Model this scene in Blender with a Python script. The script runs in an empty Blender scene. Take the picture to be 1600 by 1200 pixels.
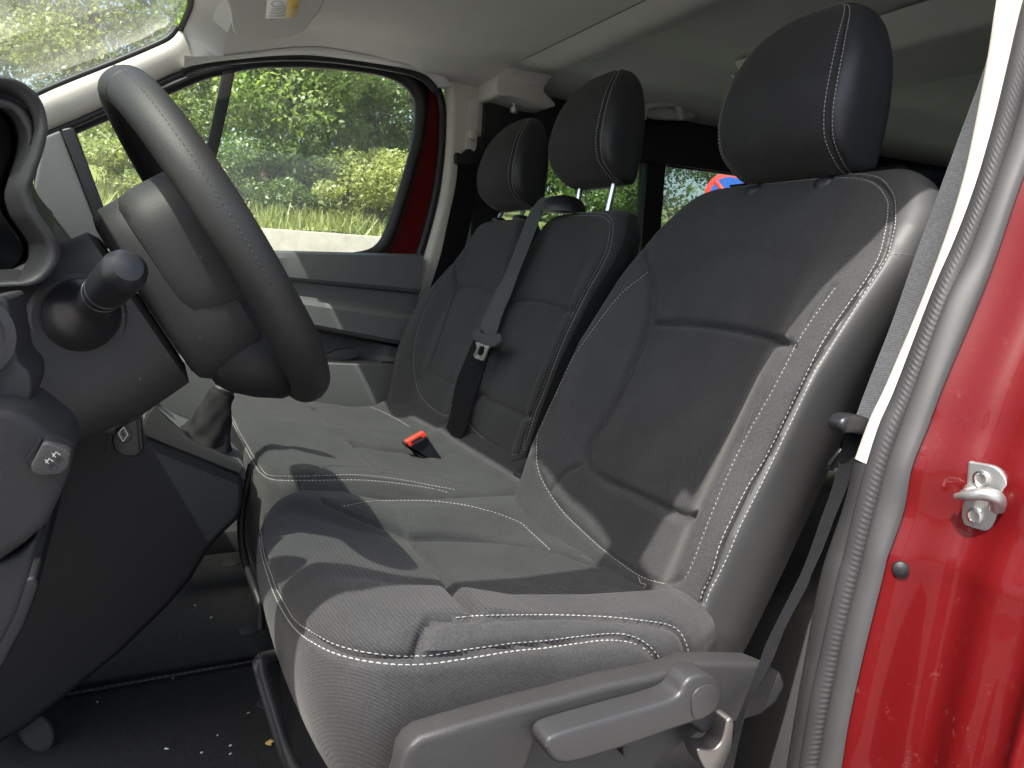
import bpy, bmesh, math, random
import numpy as np
from mathutils import Vector, Matrix
from mathutils.bvhtree import BVHTree
random.seed(7); RNG = np.random.default_rng(7)
scene = bpy.context.scene
COL = scene.collection

# ------------------------------------------------------------------ camera
F, CX, CY = 1186.0, 800.0, 600.0
_y = np.array([190-CX, 400-CY, F]); _y /= np.linalg.norm(_y)
_x = np.array([3121-CX, 553-CY, F]); _x /= np.linalg.norm(_x)
_x = _x - _y*(_x@_y); _x /= np.linalg.norm(_x)
RM = np.array([_x, _y, np.cross(_x, _y)])          # world = RM @ camera(right, down, forward)
CAM = np.array([-.82, -1.264, .705])
cam_data = bpy.data.cameras.new('camera')
cam = bpy.data.objects.new('camera', cam_data); COL.objects.link(cam)
m4 = Matrix.Identity(4)
for r in range(3):
    m4[r][0] = RM[r, 0]; m4[r][1] = -RM[r, 1]; m4[r][2] = -RM[r, 2]; m4[r][3] = CAM[r]
cam.matrix_world = m4
cam_data.sensor_width = 36.0; cam_data.lens = F/1600*36.0
cam_data.clip_start = .02; cam_data.clip_end = 500
scene.camera = cam

# ------------------------------------------------------------------ sky, sun, exposure
SUN = np.array([-.50, -.30, 1.0]); SUN /= np.linalg.norm(SUN)
world = bpy.data.worlds.new('World'); scene.world = world; world.use_nodes = True
wn = world.node_tree.nodes; wl = world.node_tree.links
bg = wn['Background']
sky = wn.new('ShaderNodeTexSky'); sky.sky_type = 'NISHITA'; sky.sun_disc = False
sky.sun_elevation = math.asin(SUN[2]); sky.sun_rotation = math.atan2(SUN[0], SUN[1])
sky.air_density = 1.0; sky.dust_density = 4.5; sky.ozone_density = 1.0
wl.new(sky.outputs[0], bg.inputs[0]); bg.inputs[1].default_value = .15
sun_d = bpy.data.lights.new('sun', 'SUN'); sun_d.energy = 3.4; sun_d.angle = math.radians(.6)
sun_d.color = (1.0, .965, .91)
sun = bpy.data.objects.new('sun', sun_d); COL.objects.link(sun)
sun.rotation_euler = Vector(-SUN).to_track_quat('-Z', 'Y').to_euler()
scene.view_settings.view_transform = 'Standard'; scene.view_settings.look = 'None'
scene.view_settings.gamma = 1.0; scene.view_settings.exposure = 1.6
scene.view_settings.use_curve_mapping = False

# ------------------------------------------------------------------ pixel helpers
def ray(px, py): return RM @ np.array([(px-CX)/F, (py-CY)/F, 1.0])
def at(px, py, **k):
    d = ray(px, py); a, v = list(k.items())[0]
    if a == 'd': return CAM + d*v
    i = 'xyz'.index(a); return CAM + d*((v-CAM[i])/d[i])
def on_plane(px, py, p, n):
    d = ray(px, py); return CAM + d*(((np.array(p)-CAM)@n)/(d@n))
def ats(pts, **k): return np.array([at(*p, **k) for p in pts])
def proj(V):
    c = (np.asarray(V)-CAM) @ RM
    return np.stack([CX+F*c[..., 0]/c[..., 2], CY+F*c[..., 1]/c[..., 2]], -1)

def cr(pts, n, closed=False):
    """Catmull-Rom through pts, n points evenly spaced by length"""
    P = np.asarray(pts, float); k = len(P)
    if closed: Q = np.vstack([P[-1:], P, P[:2]])
    else: Q = np.vstack([2*P[0]-P[1], P, 2*P[-1]-P[-2]])
    out = []
    segs = k if closed else k-1
    for i in range(segs):
        p0, p1, p2, p3 = Q[i:i+4]
        t = np.linspace(0, 1, 14, endpoint=False)[:, None]
        out.append(.5*((2*p1)+(-p0+p2)*t+(2*p0-5*p1+4*p2-p3)*t*t+(-p0+3*p1-3*p2+p3)*t**3))
    out.append(P[:1] if closed else P[-1:])
    return resample(np.vstack(out), n, closed)
def resample(P, n, closed=False):
    P = np.asarray(P, float)
    L = np.r_[0, np.cumsum(np.linalg.norm(np.diff(P, axis=0), axis=1))]
    t = np.linspace(0, L[-1], n+1)[:-1] if closed else np.linspace(0, L[-1], n)
    return np.stack([np.interp(t, L, P[:, i]) for i in range(P.shape[1])], 1)
def sst(x, a, b):
    t = np.clip((x-a)/(b-a), 0, 1); return t*t*(3-2*t)
def nrm(v):
    v = np.asarray(v, float); return v/np.maximum(np.linalg.norm(v, axis=-1, keepdims=True), 1e-12)

# ------------------------------------------------------------------ object helpers
def empty(name, loc, label=None, cat=None, group=None):
    o = bpy.data.objects.new(name, None); COL.objects.link(o); o.location = Vector(loc)
    o.empty_display_size = .05
    if label: o['label'] = label
    if cat: o['category'] = cat
    if group: o['group'] = group
    return o
def tag(o, label=None, cat=None, group=None, kind=None):
    if label: o['label'] = label
    if cat: o['category'] = cat
    if group: o['group'] = group
    if kind: o['kind'] = kind
    return o
def wloc(o):
    v = Vector((0, 0, 0))
    while o is not None: v = v+o.location; o = o.parent
    return v
def mk(name, V, Fc, mat, parent=None, smooth=True, label=None, kind=None):
    """one mesh object from world-space vertices"""
    V = np.asarray(V, float).reshape(-1, 3)
    c = np.array(wloc(parent)) if parent is not None else np.zeros(3)
    org = (V.min(0)+V.max(0))/2
    me = bpy.data.meshes.new(name)
    V2 = V-org
    Fa = Fc if isinstance(Fc, np.ndarray) else None
    if Fa is not None and Fa.ndim == 2:
        k = Fa.shape[1]; nf = len(Fa)
        me.vertices.add(len(V2)); me.vertices.foreach_set('co', V2.astype(np.float32).ravel())
        me.loops.add(nf*k); me.loops.foreach_set('vertex_index', Fa.astype(np.int32).ravel())
        me.polygons.add(nf); me.polygons.foreach_set('loop_start', np.arange(0, nf*k, k, dtype=np.int32))
        me.update(calc_edges=True)
    else:
        me.from_pydata([tuple(v) for v in V2], [], [tuple(int(i) for i in f) for f in Fc]); me.update()
    me.validate()
    if smooth: me.polygons.foreach_set('use_smooth', np.ones(len(me.polygons), bool))
    if mat: me.materials.append(mat)
    o = bpy.data.objects.new(name, me); COL.objects.link(o)
    o.location = Vector(org-c)
    if parent is not None: o.parent = parent
    if label: o['label'] = label
    if kind: o['kind'] = kind
    return o
def grid_faces(ni, nj, cu=False, cv=False):
    I = np.arange(ni if cu else ni-1)[:, None]; J = np.arange(nj if cv else nj-1)[None, :]
    a = I*nj+J; b = ((I+1) % ni)*nj+J; c = ((I+1) % ni)*nj+(J+1) % nj; d = I*nj+(J+1) % nj
    return np.stack([a, d, c, b], -1).reshape(-1, 4)
def grid(name, G, mat, parent=None, cu=False, cv=False, **k):
    G = np.asarray(G); return mk(name, G.reshape(-1, 3), grid_faces(G.shape[0], G.shape[1], cu, cv), mat, parent, **k)
def sharp(o, ang=35):
    for p in o.data.polygons: p.use_smooth = True
    bm = bmesh.new(); bm.from_mesh(o.data)
    for e in bm.edges:
        if len(e.link_faces) == 2 and e.calc_face_angle(0) > math.radians(ang): e.smooth = False
    bm.to_mesh(o.data); bm.free(); return o
def fixn(o):
    bm = bmesh.new(); bm.from_mesh(o.data); bmesh.ops.recalc_face_normals(bm, faces=bm.faces); bm.to_mesh(o.data); bm.free(); return o
def bevel(o, w, seg=3, ang=30):
    bm = bmesh.new(); bm.from_mesh(o.data)
    bmesh.ops.recalc_face_normals(bm, faces=bm.faces)
    es = [e for e in bm.edges if len(e.link_faces) == 2 and e.calc_face_angle(0) > math.radians(ang)]
    if es: bmesh.ops.bevel(bm, geom=es, offset=w, segments=seg, profile=.6, affect='EDGES', clamp_overlap=True)
    for f in bm.faces: f.smooth = True
    for e in bm.edges:
        if len(e.link_faces) == 2 and e.calc_face_angle(0) > math.radians(40): e.smooth = False
    bm.to_mesh(o.data); bm.free(); return o
def prism(name, P, vec, mat, parent=None, bw=.004, seg=3, **k):
    """closed outline P (world points) pushed along vec"""
    P = np.asarray(P, float); n = len(P); vec = np.asarray(vec, float)
    V = np.vstack([P, P+vec])
    Fc = [list(range(n))[::-1], list(range(n, 2*n))]+[[i, (i+1) % n, n+(i+1) % n, n+i] for i in range(n)]
    o = mk(name, V, Fc, mat, parent, **k); fixn(o)
    if bw: bevel(o, bw, seg)
    return o
def pxprism(name, px, y, depth, mat, parent=None, bw=.004, smoothn=0, **k):
    P = ats(px, y=y)
    if smoothn: P = cr(P, smoothn, True)
    return prism(name, P, (0, depth, 0), mat, parent, bw, **k)
def box(name, c, s, mat, parent=None, bw=.004, rot=None, seg=2, **k):
    c = np.array(c, float); s = np.array(s, float)/2
    V = np.array([[x, y, z] for x in (-1, 1) for y in (-1, 1) for z in (-1, 1)], float)*s
    if rot is not None: V = V @ np.array(rot).T
    Fc = [(0, 1, 3, 2), (4, 6, 7, 5), (0, 4, 5, 1), (2, 3, 7, 6), (0, 2, 6, 4), (1, 5, 7, 3)]
    o = mk(name, V+c, Fc, mat, parent, **k); fixn(o)
    if bw: bevel(o, bw, seg)
    return o
def frames(P):
    T = nrm(np.gradient(P, axis=0)); U = np.zeros_like(P)
    ref = np.array([0, 0, 1.]) if abs(T[0][2]) < .9 else np.array([0, 1., 0])
    u = nrm(np.cross(T[0], ref))
    for i in range(len(P)):
        u = nrm(u - T[i]*(u@T[i])); U[i] = u
    return T, U, np.cross(T, U)
def tube(name, P, r, mat, parent=None, seg=14, cap=True, closed=False, sq=None, **k):
    P = np.asarray(P, float); n = len(P); r = np.broadcast_to(r, (n,))
    T, U, W = frames(P)
    a = np.linspace(0, 2*np.pi, seg, endpoint=False)
    G = P[:, None]+r[:, None, None]*(np.cos(a)[None, :, None]*U[:, None]+np.sin(a)[None, :, None]*W[:, None]*(sq or 1))
    V = G.reshape(-1, 3); Fc = [list(map(int, f)) for f in grid_faces(n, seg, closed, True)]
    if cap and not closed:
        Fc.append([int(i) for i in range(seg)]); Fc.append([int((n-1)*seg+i) for i in range(seg)][::-1])
    o = mk(name, V, Fc, mat, parent, **k); fixn(o); return sharp(o, 50)
def lathe(name, base, axis, prof, mat, parent=None, seg=40, **k):
    """prof = [(distance along axis, radius)...]"""
    axis = nrm(axis); ref = np.array([0, 0, 1.]) if abs(axis[2]) < .9 else np.array([1., 0, 0])
    u = nrm(np.cross(axis, ref)); w = np.cross(axis, u)
    a = np.linspace(0, 2*np.pi, seg, endpoint=False)
    G = np.array([np.array(base)+axis*d+r*(np.cos(a)[:, None]*u+np.sin(a)[:, None]*w) for d, r in prof])
    Fc = [list(map(int, f)) for f in grid_faces(len(prof), seg, False, True)]
    Fc += [[int(i) for i in range(seg)], [int((len(prof)-1)*seg+i) for i in range(seg)]]
    o = mk(name, G.reshape(-1, 3), Fc, mat, parent, **k); fixn(o); return sharp(o, 32)
def ribbon(name, L, R, mat, parent=None, th=.0013, n=80, nw=6, bow=0., **k):
    """thin webbing between two 3D edge curves"""
    L = cr(L, n); R = cr(R, n)
    T = nrm(np.gradient((L+R)/2, axis=0)); N = nrm(np.cross(T, R-L))
    if (N.mean(0)@(CAM-L.mean(0))) < 0: N = -N
    w = np.linspace(0, 1, nw)[None, :, None]
    top = L[:, None]*(1-w)+R[:, None]*w+N[:, None]*(th/2+bow*np.sin(np.pi*w))
    bot = (top-N[:, None]*th)[:, ::-1]
    G = np.concatenate([top, bot], 1)
    V = G.reshape(-1, 3); m = 2*nw
    Fc = [list(map(int, f)) for f in grid_faces(n, m, False, True)]+[list(range(m)), [(n-1)*m+i for i in range(m)]]
    o = mk(name, V, Fc, mat, parent, **k); fixn(o); return sharp(o, 50)
def strip(name, A, B, mat, parent=None, n=60, nw=8, bulge=0., toward=None, th=0., **k):
    """surface between two 3D curves with a rounded bulge"""
    A = cr(A, n); B = cr(B, n); w = np.linspace(0, 1, nw)
    T = nrm(np.gradient((A+B)/2, axis=0)); N = nrm(np.cross(T, B-A))
    d = (CAM-A.mean(0)) if toward is None else np.asarray(toward, float)
    if N.mean(0)@d < 0: N = -N
    h = bulge*np.sqrt(np.maximum(0, 1-(2*w-1)**2))
    G = A[:, None]*(1-w[None, :, None])+B[:, None]*w[None, :, None]+N[:, None]*h[None, :, None]
    if th:
        Bk = (A[:, None]*(1-w[None, :, None])+B[:, None]*w[None, :, None]-N[:, None]*th)[:, ::-1]
        G = np.concatenate([G, Bk], 1); m = G.shape[1]
        Fc = [list(map(int, f)) for f in grid_faces(n, m, False, True)]+[list(range(m)), [(n-1)*m+i for i in range(m)]]
        o = mk(name, G.reshape(-1, 3), Fc, mat, parent, **k); fixn(o); return sharp(o, 40)
    return grid(name, G, mat, parent, **k)

# ------------------------------------------------------------------ materials
MATS = {}
class NT:
    def __init__(s, name):
        s.m = bpy.data.materials.new(name); s.m.use_nodes = True
        s.t = s.m.node_tree; s.n = s.t.nodes; s.b = s.n['Principled BSDF']; s.o = s.n['Material Output']
        s.tc = s.n.new('ShaderNodeTexCoord'); MATS[name] = s.m
    def new(s, typ, **kw):
        nd = s.n.new(typ)
        for k, v in kw.items():
            if k.startswith('i_'): nd.inputs[k[2:].replace('_', ' ')].default_value = v
            else: setattr(nd, k, v)
        return nd
    def lk(s, a, b): s.t.links.new(a, b)
    def mapping(s, scale=(1, 1, 1), rot=(0, 0, 0), src='Object'):
        mp = s.n.new('ShaderNodeMapping'); mp.inputs['Scale'].default_value = scale; mp.inputs['Rotation'].default_value = rot
        s.lk(s.tc.outputs[src], mp.inputs[0]); return mp.outputs[0]
    def noise(s, scale, detail=4, vec=None, rough=.55, dist=0):
        nd = s.new('ShaderNodeTexNoise'); nd.inputs['Scale'].default_value = scale; nd.inputs['Detail'].default_value = detail
        nd.inputs['Roughness'].default_value = rough; nd.inputs['Distortion'].default_value = dist
        s.lk(vec if vec is not None else s.tc.outputs['Object'], nd.inputs['Vector']); return nd
    def ramp(s, src, stops):
        r = s.n.new('ShaderNodeValToRGB'); e = r.color_ramp.elements
        while len(e) < len(stops): e.new(.5)
        for el, (p, c) in zip(e, stops):
            el.position = p; el.color = (*c, 1) if len(c) == 3 else c
        s.lk(src, r.inputs[0]); return r.outputs[0]
    def bump(s, src, strength, dist, prev=None):
        b = s.n.new('ShaderNodeBump'); b.inputs['Strength'].default_value = strength; b.inputs['Distance'].default_value = dist
        s.lk(src, b.inputs['Height'])
        if prev is not None: s.lk(prev, b.inputs['Normal'])
        return b.outputs[0]
    def set(s, **kw):
        for k, v in kw.items(): s.b.inputs[k.replace('_', ' ')].default_value = v
def g(c): return (c, c, c) if not isinstance(c, tuple) else c
def plastic(name, c, rough=.5, grain=.35, gs=900, spec=.4, var=.12, dust=.0):
    t = NT(name); c = np.array(g(c))
    n1 = t.noise(gs, 3); n2 = t.noise(9, 5)
    col = t.ramp(n2.outputs[0], [(.25, tuple(c*(1-var))), (.75, tuple(c*(1+var)))])
    if dust:
        n3 = t.noise(240, 2, rough=.7); sp = t.ramp(n3.outputs[0], [(.70, (0, 0, 0)), (.78, (1, 1, 1))])
        mx = t.new('ShaderNodeMixRGB'); t.lk(col, mx.inputs[1]); mx.inputs[2].default_value = (.30, .29, .26, 1)
        ml = t.new('ShaderNodeMath', operation='MULTIPLY'); t.lk(sp, ml.inputs[0]); ml.inputs[1].default_value = dust
        t.lk(ml.outputs[0], mx.inputs[0]); col = mx.outputs[0]
    t.lk(col, t.b.inputs['Base Color'])
    rr = t.ramp(n2.outputs[0], [(.2, g(rough-.06)), (.8, g(rough+.08))]); t.lk(rr, t.b.inputs['Roughness'])
    t.set(Specular_IOR_Level=spec)
    if grain: t.lk(t.bump(n1.outputs[0], grain, .0006), t.b.inputs['Normal'])
    return t.m
def fabric(name, c, kind='twill', sheen=.10):
    t = NT(name); c = np.array(g(c))
    n2 = t.noise(14, 5); n3 = t.noise(420, 2, rough=.7)
    base = t.ramp(n2.outputs[0], [(.25, tuple(c*.86)), (.75, tuple(c*1.14))])
    sp = t.ramp(n3.outputs[0], [(.35, g(.84)), (.65, g(1.16))])
    mx = t.new('ShaderNodeMixRGB', blend_type='MULTIPLY'); mx.inputs[0].default_value = 1
    t.lk(base, mx.inputs[1]); t.lk(sp, mx.inputs[2])
    fib = t.noise(1500, 2)
    if kind == 'twill':
        w = t.new('ShaderNodeTexWave', wave_type='BANDS', bands_direction='DIAGONAL'); w.inputs['Scale'].default_value = 190
        w.inputs['Distortion'].default_value = .6; w.inputs['Detail Scale'].default_value = 30
        t.lk(t.tc.outputs['Object'], w.inputs[0]); bs, bd = .28, .0005
    else:   # fine wavy ribs
        vec = t.mapping((1, 1, 1), (0, 0, 0) if kind == 'ribx' else (0, math.radians(45), 0))
        w = t.new('ShaderNodeTexWave', wave_type='BANDS', bands_direction='Y' if kind == 'ribx' else 'X')
        w.inputs['Scale'].default_value = 95 if kind == 'ribx' else 120; w.inputs['Distortion'].default_value = 1.6
        w.inputs['Detail'].default_value = 1.0; w.inputs['Detail Scale'].default_value = .12
        t.lk(vec, w.inputs[0]); bs, bd = .42, .0008
    mx2 = t.new('ShaderNodeMixRGB', blend_type='MULTIPLY'); mx2.inputs[0].default_value = 1
    wr = t.ramp(w.outputs[1], [(0, g(.90 if kind == 'twill' else .80)), (1, g(1.06 if kind == 'twill' else 1.10))])
    t.lk(mx.outputs[0], mx2.inputs[1]); t.lk(wr, mx2.inputs[2]); t.lk(mx2.outputs[0], t.b.inputs['Base Color'])
    b1 = t.bump(w.outputs[1], bs, bd); b2 = t.bump(fib.outputs[0], .35, .0008, b1)
    wrk = t.noise(22, 3, dist=.6); b3 = t.bump(wrk.outputs[0], .22, .004, b2)
    t.lk(b3, t.b.inputs['Normal'])
    t.set(Roughness=.92, Specular_IOR_Level=.15, Sheen_Weight=sheen, Sheen_Roughness=.45)
    t.b.inputs['Sheen Tint'].default_value = (.9, .88, .84, 1)
    return t.m
def simple(name, c, rough=.5, metal=0., **kw):
    t = NT(name); t.set(Roughness=rough, Metallic=metal, **kw); t.b.inputs['Base Color'].default_value = (*g(c), 1)
    n = t.noise(60, 4); rr = t.ramp(n.outputs[0], [(.3, g(max(rough-.07, 0))), (.7, g(rough+.09))]); t.lk(rr, t.b.inputs['Roughness'])
    return t.m
M = {}
M['fab'] = fabric('seat_twill', (.038, .0385, .039), 'twill')
M['rib'] = fabric('seat_rib_back', (.036, .0366, .0372), 'ribx')
M['ribc'] = fabric('seat_rib_cushion', (.034, .0346, .0354), 'ribl')
M['head'] = fabric('headrest_rib', (.029, .0292, .030), 'ribx', .08)
M['vinyl'] = plastic('side_vinyl', (.040, .041, .041), .5, .25, 700, .45, .08)
M['vinyld'] = plastic('headrest_vinyl', (.022, .023, .025), .45, .25, 700, .4, .08)
M['thread'] = simple('thread', (.25, .245, .235), .85)
M['threadd'] = simple('dark_thread', (.10, .10, .10), .8)
M['dash'] = plastic('dash_dark', (.021, .021, .0212), .58, .45, 800, .4, .1, .35)
M['dashb'] = plastic('dash_black', (.010, .0105, .012), .55, .4, 800, .35, .1, .2)
M['dashp'] = plastic('dash_panel', (.022, .0222, .0226), .65, .5, 700, .3, .1, .25)
M['dashg'] = plastic('dash_grey', (.040, .0405, .041), .6, .5, 700, .4, .1, .25)
M['leather'] = plastic('rim_leather', (.016, .0155, .0145), .55, .4, 900, .4, .1)
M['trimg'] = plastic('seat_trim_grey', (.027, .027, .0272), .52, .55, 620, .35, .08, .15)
M['lever'] = plastic('lever_grey', (.028, .0283, .029), .42, .2, 900, .5, .05)
M['door'] = plastic('door_grey', (.085, .088, .088), .6, .5, 600, .35, .07)
M['ceil'] = plastic('ceiling_cloth', (.50, .50, .485), .95, .8, 520, .1, .05)
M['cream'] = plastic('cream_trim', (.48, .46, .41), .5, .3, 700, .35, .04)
M['visor'] = plastic('visor_vinyl', (.47, .465, .44), .7, .5, 700, .2, .04)
M['rubber'] = plastic('seal_rubber', (.030, .030, .031), .58, .3, 500, .3, .1)
M['rubberl'] = plastic('seal_rubber_light', (.036, .036, .036), .6, .2, 700, .5, .06)
M['rubberb'] = plastic('black_rubber', (.012, .012, .013), .5, .2, 700, .35, .1)
M['blackp'] = plastic('black_plastic', (.012, .0125, .014), .35, .1, 700, .4, .1)
M['steel'] = simple('steel', (.72, .72, .70), .28, 1.0)
M['zinc'] = simple('zinc', (.42, .42, .41), .4, .85)
M['chrome'] = simple('chrome_post', (.7, .7, .72), .15, 1.0)
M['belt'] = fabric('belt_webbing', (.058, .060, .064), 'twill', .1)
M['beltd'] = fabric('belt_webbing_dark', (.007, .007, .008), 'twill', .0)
M['bred'] = simple('buckle_red', (.75, .045, .02), .4)
M['white'] = simple('white_print', (.78, .78, .76), .6)
M['yellow'] = simple('label_yellow', (.62, .44, .12), .6)
M['ink'] = simple('label_ink', (.25, .25, .25), .6)
def paint():
    t = NT('red_paint'); n = t.noise(2600, 1); fl = t.ramp(n.outputs[0], [(.45, (.075, .0022, .003)), (.75, (.125, .0045, .005))])
    d = t.noise(75, 6, rough=.72); dm = t.ramp(d.outputs[0], [(.60, g(0)), (.74, g(1))])
    d2 = t.noise(5, 4); dm2 = t.ramp(d2.outputs[0], [(.45, g(.03)), (.7, g(.35))])
    ml = t.new('ShaderNodeMath', operation='MULTIPLY'); t.lk(dm, ml.inputs[0]); t.lk(dm2, ml.inputs[1])
    mx = t.new('ShaderNodeMixRGB'); t.lk(ml.outputs[0], mx.inputs[0]); t.lk(fl, mx.inputs[1]); mx.inputs[2].default_value = (.32, .18, .14, 1)
    t.lk(mx.outputs[0], t.b.inputs['Base Color'])
    rr = t.ramp(ml.outputs[0], [(0, g(.5)), (1, g(.8))]); t.lk(rr, t.b.inputs['Roughness'])
    t.set(Metallic=.0, Specular_IOR_Level=.1, Coat_Weight=.22, Coat_Roughness=.05)
    return t.m
M['red'] = paint()
def carpet():
    t = NT('carpet'); n = t.noise(700, 3, rough=.7); n2 = t.noise(12, 4)
    c = t.ramp(n.outputs[0], [(.3, g(.03)), (.62, g(.075)), (.8, g(.14))]); t.lk(c, t.b.inputs['Base Color'])
    t.set(Roughness=1., Specular_IOR_Level=.1)
    t.lk(t.bump(n.outputs[0], .9, .003), t.b.inputs['Normal']); return t.m
M['carpet'] = carpet(); M['carpet2'] = plastic('grey_carpet', (.06, .06, .058), .95, .8, 500, .1, .15)
def glass(name, tint, dirt):
    t = NT(name); tr = t.new('ShaderNodeBsdfTransparent'); tr.inputs[0].default_value = (*tint, 1)
    gl = t.new('ShaderNodeBsdfGlossy'); gl.inputs[1].default_value = .02
    lw = t.new('ShaderNodeLayerWeight'); pw = t.new('ShaderNodeMath', operation='POWER'); t.lk(lw.outputs['Facing'], pw.inputs[0]); pw.inputs[1].default_value = 4.0
    fr = t.new('ShaderNodeMath', operation='MULTIPLY_ADD'); t.lk(pw.outputs[0], fr.inputs[0]); fr.inputs[1].default_value = .8; fr.inputs[2].default_value = .02
    ms = t.new('ShaderNodeMixShader'); t.lk(fr.outputs[0], ms.inputs[0]); t.lk(tr.outputs[0], ms.inputs[1]); t.lk(gl.outputs[0], ms.inputs[2])
    df = t.new('ShaderNodeBsdfTranslucent'); df.inputs[0].default_value = (.8, .8, .75, 1)
    d2 = t.new('ShaderNodeBsdfDiffuse'); d2.inputs[0].default_value = (.6, .6, .56, 1)
    ad = t.new('ShaderNodeMixShader'); ad.inputs[0].default_value = .5; t.lk(df.outputs[0], ad.inputs[1]); t.lk(d2.outputs[0], ad.inputs[2])
    n = t.noise(7, 6, rough=.65); r = t.ramp(n.outputs[0], [(.3, g(dirt*.5)), (.75, g(dirt*1.6))])
    m2 = t.new('ShaderNodeMixShader'); t.lk(r, m2.inputs[0]); t.lk(ms.outputs[0], m2.inputs[1]); t.lk(ad.outputs[0], m2.inputs[2])
    t.lk(m2.outputs[0], t.o.inputs[0]); return t.m
M['glass'] = glass('side_glass', (.94, .97, .94), .05)
M['wind'] = glass('windscreen_glass', (.70, .755, .71), .07)  # dust film, thickened to stand in for whitish haze and dash reflection
M['dimmed'] = glass('dimmed_near_glass', (.30, .32, .30), .004)  # tint darkened on the unseen near-side panes to dim the rear cabin
M['rear'] = glass('rear_side_glass', (.66, .72, .68), .006)

# ------------------------------------------------------------------ padded surfaces
def grid_normals(G, cv=True):
    if cv: dj = np.roll(G, -1, 1)-np.roll(G, 1, 1)
    else: dj = np.gradient(G, axis=1)
    di = np.gradient(G, axis=0)
    return nrm(np.cross(di, dj))
def out_normals(G, ctr):
    N = grid_normals(G); s = np.sign(np.sum(N*(G-ctr), -1).mean()); return N*s
def seg_dist(V, P):
    d2 = np.full(len(V), 1e9); lo = P.min(0)-.02; hi = P.max(0)+.02
    idx = np.where(np.all((V > lo) & (V < hi), 1))[0]; W = V[idx]; dd = np.full(len(W), 1e9)
    for a, b in zip(P[:-1], P[1:]):
        ab = b-a; L = ab@ab
        if L < 1e-12: continue
        t = np.clip(((W-a)@ab)/L, 0, 1); q = W-(a+t[:, None]*ab); dd = np.minimum(dd, np.einsum('ij,ij->i', q, q))
    d2[idx] = dd; return np.sqrt(d2)
def inpoly(P, poly):
    poly = np.asarray(poly, float); x, y = P[:, 0], P[:, 1]; r = np.zeros(len(P), bool); n = len(poly); j = n-1
    for i in range(n):
        xi, yi = poly[i]; xj, yj = poly[j]
        c = ((yi > y) != (yj > y)) & (x < (xj-xi)*(y-yi)/((yj-yi) if yj != yi else 1e-9)+xi)
        r ^= c; j = i
    return r
class Pad:
    """closed-in-j grid of a padded body: seams are pressed in, faces are split into panels"""
    def __init__(s, G, ctr=None):
        s.G0 = np.asarray(G, float); s.G = s.G0.copy(); s.disp = np.zeros(s.G0.shape[0]*s.G0.shape[1]); s.ni, s.nj = s.G.shape[:2]
        s.ctr = np.asarray(ctr if ctr is not None else s.G.reshape(-1, 3).mean(0))
        s.N = out_normals(s.G, s.ctr)
        if np.ptp(s.G[0], axis=0).max() < 1e-6: s.N[0] = nrm(s.N[1].mean(0))
        s.F = grid_faces(s.ni, s.nj, False, True); s.tree()
    def tree(s):
        s.bvh = BVHTree.FromPolygons([tuple(v) for v in s.G.reshape(-1, 3)], [tuple(map(int, f)) for f in s.F])
    def line(s, px, n=80, smooth=True):
        Q = cr(px, n) if smooth else resample(np.asarray(px, float), n)
        P, Nn = [], []
        for q in Q:
            d = Vector(ray(*q)).normalized(); h = s.bvh.ray_cast(Vector(CAM), d)
            if h[0] is not None:
                nv = np.array(h[1]); nv = nv if nv@(np.array(d)) < 0 else -nv
                P.append(np.array(h[0])); Nn.append(nv)
        return np.array(P), np.array(Nn)
    def groove(s, P, depth=.004, width=.004):
        if len(P) < 2: return
        V0 = s.G0.reshape(-1, 3); d = seg_dist(V0, P); N = s.N.reshape(-1, 3)
        s.disp = np.maximum(s.disp, np.where(d < width*4, depth*np.exp(-(d/width)**2), 0))
        s.G = (V0-N*s.disp[:, None]).reshape(s.G0.shape)
    def groove_px(s, px, depth=.004, width=.004, n=80):
        P, N = s.line(px, n); s.groove(P, depth, width); return P, N
    def split(s, label, names, parent):
        """label: int per face; names: {label: (name, material, text)}"""
        out = {}
        V = s.G.reshape(-1, 3)
        for l, (nm, mt, tx) in names.items():
            f = s.F[label == l]
            if len(f) == 0: continue
            u, inv = np.unique(f, return_inverse=True)
            out[l] = mk(nm, V[u], inv.reshape(-1, 4), mt, parent, label=tx)
            bm = bmesh.new(); bm.from_mesh(out[l].data); bmesh.ops.remove_doubles(bm, verts=bm.verts, dist=2e-5)
            bmesh.ops.recalc_face_normals(bm, faces=bm.faces); bm.to_mesh(out[l].data); bm.free()
        return out
    def fpx(s): return proj(s.G.reshape(-1, 3)[s.F].mean(1))
    def fc(s): return s.G.reshape(-1, 3)[s.F].mean(1)
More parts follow.
